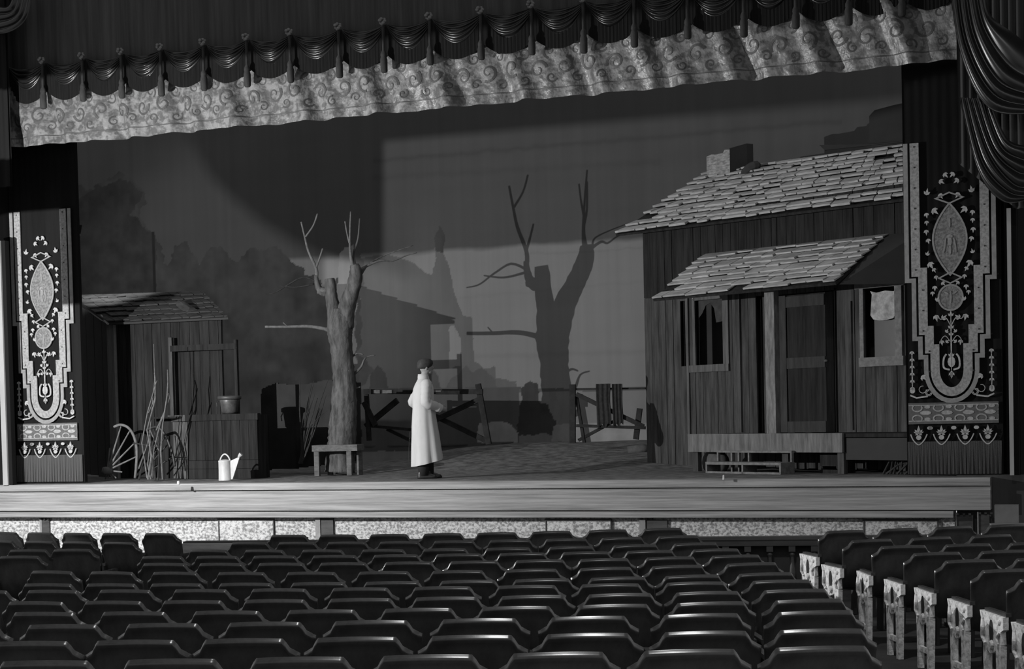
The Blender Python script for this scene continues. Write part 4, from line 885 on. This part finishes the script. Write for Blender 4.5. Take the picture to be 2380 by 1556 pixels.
# ---------------- person ----------------
pf=onz(990,1113); PF=Fr(pf,math.radians(16)); t=thing('person','person in long white coat and dark cap standing at front of stage, seen from behind','person',PF)
def ring(cx,cy,z,rx,ry,n=28,p=2.3,fold=0,ph=0,tilt=0):
    out=[]
    for k in range(n):
        a=2*PI*k/n; c,s_=math.cos(a),math.sin(a); r=(abs(c)**p+abs(s_)**p)**(-1/p); r*=1+fold*math.sin(a*6+ph)+fold*.6*math.sin(a*11+ph*2)
        out.append(Vector((cx+rx*r*c,cy+ry*r*s_,z+tilt*c)))
    return out
b=MB()
# legs, torso, arms, neck, head, one remeshed skin
for sy in(-1,1):
    fx_=.06*sy
    b.loft([ring(x,y,z,r1,r2,14) for x,y,z,r1,r2 in((.02+fx_,.10*sy,.03,.05,.045),(.0+fx_,.10*sy,.10,.045,.042),(fx_-.01,.10*sy,.28,.06,.055),(fx_*.8,.10*sy,.45,.055,.055),(fx_*.5,.10*sy,.65,.08,.075),(0,.09*sy,.85,.095,.09))])
    b.ell((.08+fx_,.10*sy,.035),(.12,.045,.035),12,8)
b.loft([ring(x,0,z,r1,r2,20) for x,z,r1,r2 in((0,.80,.12,.16),(0,.95,.12,.165),(0,1.1,.105,.14),(.01,1.25,.12,.17),(.01,1.36,.11,.18),(0,1.43,.085,.13),(.0,1.47,.06,.07))])
b.loft([ring(x,0,z,r,r,14) for x,z,r in((.0,1.42,.062),(.015,1.50,.056),(.03,1.57,.058))])
b.ell((.045,0,1.655),(.10,.078,.115),20,14); b.ell((.085,0,1.585),(.06,.052,.05),14,8); b.ell((.145,0,1.635),(.022,.014,.026),8,6)
b.ell((.128,0,1.595),(.015,.025,.008),8,6); b.ell((.12,.03,1.655),(.012,.016,.01),8,6); b.ell((.12,-.03,1.655),(.012,.016,.01),8,6); b.ell((.125,0,1.55),(.02,.02,.018),8,6)
for sy in(-1,1): b.ell((.03,.082*sy,1.635),(.02,.012,.034),8,6)
def arm(sy,el,wr,hd):
    sh=Vector((0,.17*sy,1.375)); P=[sh,sh.lerp(el,.5),el,el.lerp(wr,.5),wr]; b.tube(P,[.052,.046,.042,.036,.027],12)
    d=(hd-wr).normalized(); b.tube([wr,wr.lerp(hd,.5),hd],[.027,.034,.030],12)
    side=Vector((0,0,1)).cross(d).normalized(); upv=d.cross(side)
    for k,(o_,L_) in enumerate(((-.024,.065),(-.008,.078),(.008,.073),(.023,.058))):
        p=hd+upv*o_; b.tube([p-d*.01,p+d*L_*.5-side*.008*sy,p+d*L_*.75-side*.028*sy,p+d*L_*.8-side*.045*sy],[.0095,.009,.0085,.007],8)
    p=wr.lerp(hd,.35)+upv*.025; b.tube([p,p+upv*.03+d*.015,p+upv*.035+d*.045],[.012,.011,.009],8)
elR,wrR,hdR=Vector((-.02,-.29,1.12)),Vector((.20,-.22,1.03)),Vector((.28,-.17,1.02))
elL,wrL,hdL=Vector((-.08,.30,1.13)),Vector((.17,.20,1.05)),Vector((.25,.15,1.05))
arm(-1,elR,wrR,hdR); arm(1,elL,wrL,hdL)
o=b.build('body',M_skin,t,smooth=True); m_=o.modifiers.new('rm','REMESH'); m_.mode='VOXEL'; m_.voxel_size=.0075; m_.use_smooth_shade=True
# coat
b=MB(); R=[]
for z,cx,rx,ry,fo in((.235,.02,.235,.25,.045),(.32,.02,.23,.245,.042),(.45,.015,.22,.235,.035),(.62,.01,.205,.225,.03),(.78,.0,.19,.215,.025),(.92,-.005,.175,.205,.02),(1.03,-.005,.165,.20,.015),(1.14,-.01,.16,.205,.012),(1.25,-.01,.155,.215,.01),(1.33,-.005,.145,.22,.008),(1.39,.0,.125,.20,.004),(1.44,.0,.10,.13,0),(1.475,.0,.083,.088,0)):
    R.append(ring(cx,0,z,rx,ry,56,2.2,fo,1.0,tilt=.055 if z<.3 else .03 if z<.4 else 0))
b.loft(R,cap=False); R2=[[p*.985+Vector((0,0,p.z*.015)) for p in r] for r in R]; b2=[r for r in reversed(R2)]; b.loft(b2,cap=False)
b.build('coat',M_coat,t,smooth=True)
b=MB(); b.loft([ring(-.0,0,1.46,.085,.09,24),ring(-.002,0,1.50,.082,.086,24),ring(-.006,0,1.545,.074,.078,24),ring(-.006,0,1.545,.066,.070,24),ring(0,0,1.47,.072,.078,24)],cap=False); b.build('coat_collar',M_coat,t,smooth=True)
def sleeve(sy,el,wr):
    sh=Vector((0,.165*sy,1.375)); P=spline([tuple(sh+Vector((0,-.03*sy,.02))),tuple(sh),tuple(sh.lerp(el,.5)+Vector((-.01,0,0))),tuple(el+Vector((-.015,.0,0))),tuple(el.lerp(wr,.5)),tuple(wr)],6)
    n=len(P); rr=[np.interp(i/(n-1),[0,.15,.4,.62,.8,1],[.07,.085,.075,.078,.068,.062])*(1+.05*math.sin(i*1.9)+.03*math.sin(i*3.3)) for i in range(n)]
    MB().tube(P,rr,18,.02).build('sleeve',M_coat,t,smooth=True)
sleeve(-1,elR,wrR); sleeve(1,elL,wrL)
# back vent and pocket slit as raised cloth edges
b=MB(); b.tube([(-.243,.05,.25),(-.235,.05,.45),(-.215,.045,.70)],[.007,.006,.004],6); b.build('back_vent',M_cloth,t)
b=MB()
for sy in(-1,1):
    b.loft([ring(x,y,z,r1,r2,16) for x,y,z,r1,r2 in((.01+.06*sy,.10*sy,.05,.075,.065),(.06*sy,.10*sy,.2,.085,.072),(.05*sy,.10*sy,.4,.09,.08),(.03*sy,.09*sy,.7,.11,.10))])
b.build('trousers',M_cloth,t,smooth=True)
for sy in(-1,1):
    b=MB(); cx=.06*sy+.06
    b.loft([ring(cx+dx,.10*sy,z,rx,ry,18,2.4) for dx,z,rx,ry in((0,.0,.15,.052),(0,.025,.152,.054),(-.01,.05,.14,.05),(-.06,.085,.085,.045),(-.075,.12,.06,.045))]); b.build('shoe',M_shoe,t,smooth=True)
b=MB(); R=[]
for z,rx,ry,cx in((1.625,.095,.088,.0),(1.66,.112,.094,.02),(1.70,.118,.098,.03),(1.74,.108,.09,.035),(1.765,.075,.065,.035),(1.775,.02,.02,.035)): R.append(ring(cx,0,z,rx,ry,24))
b.loft(R); b.build('cap',M_hair,t,smooth=True)
# ---------------- orchestra rail ----------------
ra=onY(430,1262,19.7); rb=onY(1900,1240,18.3); ra.z=rb.z=-.445; rr=math.atan2(rb.y-ra.y,rb.x-ra.x); RF=Fr(Vector((ra.x,ra.y,-1.17)),rr); L=(rb-ra).length+2.6
t=thing('orchestra_rail','long wooden balustrade between the front seats and the stage wall','balustrade',RF); H=-.445+1.17
MB().box(0,L,-.06,.08,H-.035,H).box(.02,L,-.045,.065,H-.10,H-.036).build('top_rail',mat('rail_wood',.05,.5,0,(2,10,10),v2=.085,thr=(.35,.7),spec=.3),t)
MB().box(0,L,-.05,.07,.0,.14).build('bottom_rail',M_dark,t)
MB().box(0,L,.09,.11,.0,H-.036).build('back_panel',mat('rail_backing',.05,.9,.2),t)
nb=int(L/.235)
for k in range(nb):
    x=.06+k*.235
    if x<1.3 : continue
    b=MB().lathe([(.035,.141),(.035,.17),(.02,.19),(.032,.27),(.036,.33),(.022,.44),(.018,.50),(.03,.53),(.018,.55),(.022,H-.17)],(x,0,0),10); b.box(x-.035,x+.035,-.035,.035,H-.165,H-.101); b.build('baluster',bpy.data.materials['rail_wood'],t,smooth=False)
MB().box(.0,1.15,-.12,-.061,H-.20,H-.02).build('pale_ledge',mat('pale_ledge_wood',.22,.6,0,(2,10,10),v2=.45,thr=(.35,.7)),t)
MB().box(1.15,1.45,-.09,.09,.0,H+.03).build('newel_block',M_dark,t)
# ---------------- theatre seats ----------------
CENTER=[[[-2.306,17.735,-1.115,-15.5],[-1.786,17.59,-1.114,-14.0],[-1.258,17.474,-1.113,-10.5],[-0.711,17.391,-1.112,-6.9],[-0.166,17.341,-1.111,-3.3],[0.383,17.327,-1.111,0.6],[0.945,17.354,-1.112,4.5],[1.504,17.416,-1.112,6.3]],[[-2.544,16.665,-1.105,-18.1],[-2.067,16.509,-1.103,-16.8],[-1.577,16.373,-1.102,-14.0],[-1.072,16.26,-1.101,-11.0],[-0.555,16.175,-1.1,-7.6],[-0.03,16.121,-1.099,-4.2],[0.492,16.097,-1.099,-0.9],[1.011,16.104,-1.099,2.7],[1.541,16.148,-1.099,4.7]],[[-2.767,15.695,-1.095,-20.3],[-2.235,15.498,-1.093,-18.8],[-1.696,15.331,-1.091,-15.5],[-1.147,15.196,-1.09,-12.0],[-0.6,15.098,-1.089,-8.2],[-0.048,15.038,-1.088,-4.1],[0.501,15.018,-1.088,0.1],[1.057,15.041,-1.088,4.0],[1.589,15.093,-1.089,5.6]],[[-3.049,14.97,-1.088,-14.5],[-2.55,14.84,-1.087,-13.8],[-2.04,14.723,-1.087,-12.1],[-1.516,14.618,-1.086,-10.4],[-0.99,14.529,-1.086,-8.7],[-0.459,14.457,-1.085,-6.8],[0.072,14.402,-1.085,-5.0],[0.6,14.364,-1.085,-3.1],[1.133,14.344,-1.085,-0.9],[1.681,14.346,-1.085,0.2]],[[-2.869,14.167,-1.084,-15.2],[-2.379,14.034,-1.083,-14.2],[-1.875,13.915,-1.083,-12.2],[-1.364,13.814,-1.082,-9.9],[-0.836,13.733,-1.082,-7.6],[-0.314,13.674,-1.081,-5.3],[0.206,13.637,-1.081,-3.1],[0.713,13.619,-1.081,-0.5],[1.235,13.627,-1.081,2.2],[1.755,13.659,-1.081,3.5]],[[-3.65,13.641,-1.081,-20.8],[-3.13,13.443,-1.08,-19.6],[-2.603,13.267,-1.079,-17.2],[-2.069,13.115,-1.079,-14.5],[-1.523,12.987,-1.078,-11.6],[-0.971,12.89,-1.077,-8.3],[-0.419,12.826,-1.077,-5.0],[0.128,12.794,-1.077,-1.6],[0.677,12.796,-1.077,1.6],[1.21,12.824,-1.077,5.4],[1.773,12.899,-1.077,7.6]],[[-3.381,12.512,-1.076,-14.2],[-2.895,12.39,-1.075,-13.4],[-2.405,12.281,-1.074,-11.6],[-1.897,12.185,-1.074,-9.7],[-1.373,12.105,-1.074,-7.6],[-0.852,12.045,-1.073,-5.4],[-0.32,12.006,-1.073,-3.7],[0.193,11.977,-1.072,-1.5],[0.718,11.979,-1.072,1.5],[1.236,12.005,-1.073,3.8],[1.755,12.048,-1.073,4.7]],[[-3.73,12.093,-1.073,-12.7],[-3.205,11.975,-1.072,-13.7],[-2.669,11.834,-1.068,-14.0],[-2.126,11.706,-1.064,-12.4],[-1.579,11.594,-1.06,-10.6],[-1.025,11.5,-1.057,-8.8],[-0.474,11.423,-1.055,-6.9],[0.084,11.367,-1.053,-5.0],[0.632,11.327,-1.052,-3.0],[1.187,11.308,-1.051,-0.9],[1.751,11.31,-1.051,0.3]],[[-3.535,11.008,-1.041,-14.7],[-3.016,10.871,-1.036,-14.0],[-2.5,10.75,-1.031,-12.4],[-1.985,10.644,-1.027,-10.7],[-1.464,10.554,-1.024,-8.8],[-0.935,10.482,-1.021,-6.8],[-0.411,10.428,-1.019,-4.9],[0.11,10.392,-1.018,-2.9],[0.633,10.374,-1.017,-0.8],[1.158,10.376,-1.017,1.3],[1.689,10.399,-1.018,2.4]],[[-3.257,10.052,-1.005,-14.0],[-2.705,9.914,-1.0,-13.1],[-2.161,9.796,-0.995,-11.2],[-1.617,9.697,-0.992,-9.2],[-1.075,9.62,-0.989,-7.0],[-0.535,9.565,-0.987,-4.7],[0.007,9.532,-0.986,-2.4],[0.544,9.519,-0.985,-0.2],[1.081,9.528,-0.985,2.2],[1.627,9.561,-0.987,3.5]],[[-2.904,9.093,-0.969,-9.8],[-2.359,8.999,-0.966,-9.1],[-1.821,8.92,-0.963,-7.7],[-1.283,8.855,-0.961,-6.1],[-0.735,8.805,-0.959,-4.3],[-0.182,8.772,-0.958,-2.6],[0.372,8.755,-0.957,-0.9],[0.945,8.755,-0.957,0.7],[1.524,8.768,-0.958,1.4]],[[-2.296,8.144,-0.942,-6.0],[-1.783,8.09,-0.941,-5.7],[-1.265,8.04,-0.94,-5.1],[-0.735,7.996,-0.939,-4.4],[-0.2,7.958,-0.938,-4.0],[0.333,7.922,-0.937,-3.4],[0.871,7.894,-0.936,-2.6],[1.397,7.872,-0.935,-2.3]],[[-1.977,7.24,-0.912,-5.3],[-1.436,7.19,-0.91,-4.8],[-0.896,7.15,-0.908,-3.8],[-0.363,7.12,-0.907,-2.7],[0.174,7.1,-0.906,-1.5],[0.714,7.092,-0.906,-0.3],[1.254,7.095,-0.906,0.3]]]
LEFT=[[[-5.812,19.757,-1.144,-33.1],[-5.324,19.438,-1.14,-31.9],[-4.834,19.148,-1.135,-29.2],[-4.336,18.887,-1.131,-25.8],[-3.817,18.655,-1.128,-24.1]],[[-5.331,17.915,-1.117,-27.9],[-4.844,17.657,-1.115,-27.9],[-4.39,17.418,-1.112,-27.9],[-3.914,17.166,-1.11,-27.9]],[[-4.592,16.311,-1.101,-11.2],[-4.153,16.224,-1.1,-11.2]],[[-4.42,15.42,-1.092,-11.2]]]
RIGHT=[[[3.141,16.357,-1.102,12.4],[3.685,16.477,-1.103,12.4],[4.236,16.599,-1.104,12.4],[4.787,16.72,-1.105,12.4]],[[3.112,15.016,-1.088,12.9],[3.666,15.143,-1.089,12.9],[4.233,15.272,-1.091,12.9]],[[3.219,14.243,-1.084,2.7],[3.761,14.268,-1.084,2.7],[4.305,14.294,-1.084,2.7]],[[3.303,13.468,-1.08,6.0],[3.849,13.525,-1.081,6.0]],[[3.368,12.736,-1.077,4.7],[3.909,12.781,-1.077,4.7]],[[3.403,11.87,-1.069,4.7]],[[3.37,10.891,-1.036,4.7]],[[3.3,9.943,-1.001,4.7]]]
def seat_parts():
    # back: curved plywood with a rolled top and dropped shoulders
    nx=34; prof=[(.010,-.40),(.010,-.2),(.009,-.06),(.008,-.008),(.005,-.001),(.001,-.0005),(-.002,-.003),(-.018,-.012),(-.023,-.015),(-.026,-.020),(-.026,-.026),(-.020,-.040),(-.012,-.055),(-.010,-.08),(-.009,-.2),(-.009,-.40)]
    rings=[]
    for i in range(nx+1):
        s_=-1+2*i/nx; ax2=abs(s_)
        sh=smooth(.70,.86,ax2); top=.84+.012*(1-ax2**2)-.050*sh-.016*smooth(.86,1,ax2); hw=.258
        r=[]
        for (dy,dz) in prof:
            fr=min(1,-dz/.40); z=top+dz if dz>-.39 else .43; ww=hw*(1-.10*fr); x=s_*ww
            y=dy+ .45*x*x*1.0 + .14*(.84-z)*-1*0 - .10*((z-.43)/.41) + .05
            k=1 if ax2<.97 else .5
            r.append(Vector((x,y if k==1 else .45*x*x-.10*((z-.43)/.41)+.05+dy*k,z)))
        rings.append(r)
    b1=MB().loft(rings)
    b2=MB(); # folding seat, half raised
    R=[]
    for i in range(13):
        s_=-1+2*i/12; x=.225*s_; R.append([Vector((x,y,z-.02*(1-s_*s_))) for y,z in((.09,.43),(.13,.46),(.28,.475),(.40,.47),(.43,.445),(.40,.43),(.25,.425),(.12,.41))])
    b2.loft(R)
    def sidemb(x):
        b=MB(); b.add([(x+dx,y,z) for dx in(-.014,.014) for y,z in((.02,0),(.12,0),(.085,.30),(.075,.60),(-.01,.60),(.0,.30))],[(0,1,2,3,4,5),(11,10,9,8,7,6)]+[(i,i+6,(i+1)%6+6,(i+1)%6) for i in range(6)])
        b.add([(x+dx,y,z) for dx in(-.014,.014) for y,z in((.30,0),(.38,0),(.36,.40),(.40,.58),(.075,.60),(.085,.42),(.29,.40))],[(0,1,2,3,4,5,6),(13,12,11,10,9,8,7)]+[(i,i+7,(i+1)%7+7,(i+1)%7) for i in range(7)])
        return b
    def armb(x): return MB().box(x-.018,x+.018,-.0,.38,.601,.625)
    return b1,b2,sidemb,armb
b1,b2,sidemb,armb=seat_parts()
def meshof(b,name,m,sm=False):
    me=bpy.data.meshes.new(name); me.from_pydata(b.v,[],b.f); me.update(); me.materials.append(m)
    if sm: me.shade_smooth()
    return me
ME={'backrest':meshof(b1,'backrest',M_seat,True),'seat':meshof(b2,'seat',M_seat,True),'L':meshof(sidemb(-.245),'leg',M_iron),'R':meshof(sidemb(.245),'leg',M_iron),'aL':meshof(armb(-.243),'armrest',M_seat),'aR':meshof(armb(.243),'armrest',M_seat)}
# cream painted aisle standard with relief, slot and twin legs
def aisle():
    X=-.262; o_=[]
    b=MB(); b.add([(X+dx,y,z) for dx in(-.018,.018) for y,z in((.0,.60),(.0,.52),(.05,.50),(.04,.42),(.07,.40),(.16,.36),(.24,.34),(.33,.38),(.38,.43),(.37,.50),(.40,.56),(.42,.605))],[tuple(range(12)),tuple(range(23,11,-1))]+[(i,i+12,(i+1)%12+12,(i+1)%12) for i in range(12)])
    for (y0,y1,ya,yb) in((.04,.13,.07,.13),(.30,.36,.31,.355)):
        b.add([(X+dx,y,z) for dx in(-.02,.02) for y,z in((y0,.41),(y1,.41),(yb,0),(ya,0))],[(0,1,2,3),(7,6,5,4)]+[(i,i+4,(i+1)%4+4,(i+1)%4) for i in range(4)])
    b.box(X-.012,X+.012,.12,.32,.13,.17)
    b.tube([(X-.02,.07,.56),(X-.03,.07,.56)],[.02,.016],10); b.tube([(X-.02,.2,.40),(X-.035,.2,.40)],[.035,.022],12)
    b.tube([(X-.02,.36,.56),(X-.03,.34,.50),(X-.028,.35,.44),(X-.028,.30,.40)],[.012,.014,.013,.01],8)
    b.tube([(X-.02,.06,.5),(X-.03,.09,.46),(X-.028,.07,.42)],[.012,.012,.008],8)
    s_=MB(); s_.add([(X-.021,.21+.035*math.cos(a),.49+.075*math.sin(a)) for a in [2*PI*i/14 for i in range(14)]]+[(X-.019,.21+.035*math.cos(a),.49+.075*math.sin(a)) for a in [2*PI*i/14 for i in range(14)]],[tuple(range(13,-1,-1))]+[(i,(i+1)%14,(i+1)%14+14,i+14) for i in range(14)])
    return meshof(b,'aisle_standard',M_white),meshof(s_,'slot',M_void)
AI=aisle()
SEATS={}
def make_seat(x,y,z,rot,label,group,aisl=False):
    r=bpy.data.objects.new('theatre_seat',None); col.objects.link(r); r.location=(x,y,z+.003); r.rotation_euler=(0,0,math.radians(rot)); tag(r,label,'seat',group)
    for k,nm in(('backrest','backrest'),('seat','seat'),('L','leg'),('R','leg'),('aL','armrest'),('aR','armrest')):
        if k=='L' and aisl: continue
        o=bpy.data.objects.new(nm,ME[k]); col.objects.link(o); o.parent=r
    if aisl:
        o=bpy.data.objects.new('aisle_standard',AI[0]); col.objects.link(o); o.parent=r; o['label']='cream painted iron aisle standard'
        s_=bpy.data.objects.new('slot',AI[1]); col.objects.link(s_); s_.parent=o
    return r
ORD=['first','second','third','fourth','fifth','sixth','seventh','eighth','ninth','tenth','eleventh','twelfth','thirteenth']
def floorz(Y): return EZ-hz(Y)
for i,row in enumerate(CENTER):
    n=len(row); rn=('front row' if i==0 else 'nearest row' if i==len(CENTER)-1 else ORD[i]+' row back')
    for j,(x,y,z,r) in enumerate(row):
        k=n-1-j; wh='at the right aisle end' if k==0 else ORD[k]+' from the right aisle'
        make_seat(x,y,floorz(y),r,f'dark theatre seat, {rn} of centre block, {wh}','dark theatre seats of the centre block')
for i,row in enumerate(LEFT):
    n=len(row)
    for j,(x,y,z,r) in enumerate(row):
        k=n-1-j; wh='rightmost' if k==0 else ORD[k]+' from its right end'
        make_seat(x,y,floorz(y),r,f'dark theatre seat, far left group, {ORD[i]} row, {wh}','dark theatre seats at the far left')
for i,row in enumerate(RIGHT):
    for j,(x,y,z,r) in enumerate(row):
        wh='with cream aisle standard' if j==0 else ORD[j]+' from the aisle'
        make_seat(x,y,floorz(y),r,f'dark theatre seat, {ORD[i]} row of right block, {wh}','dark theatre seats of the right block',j==0)
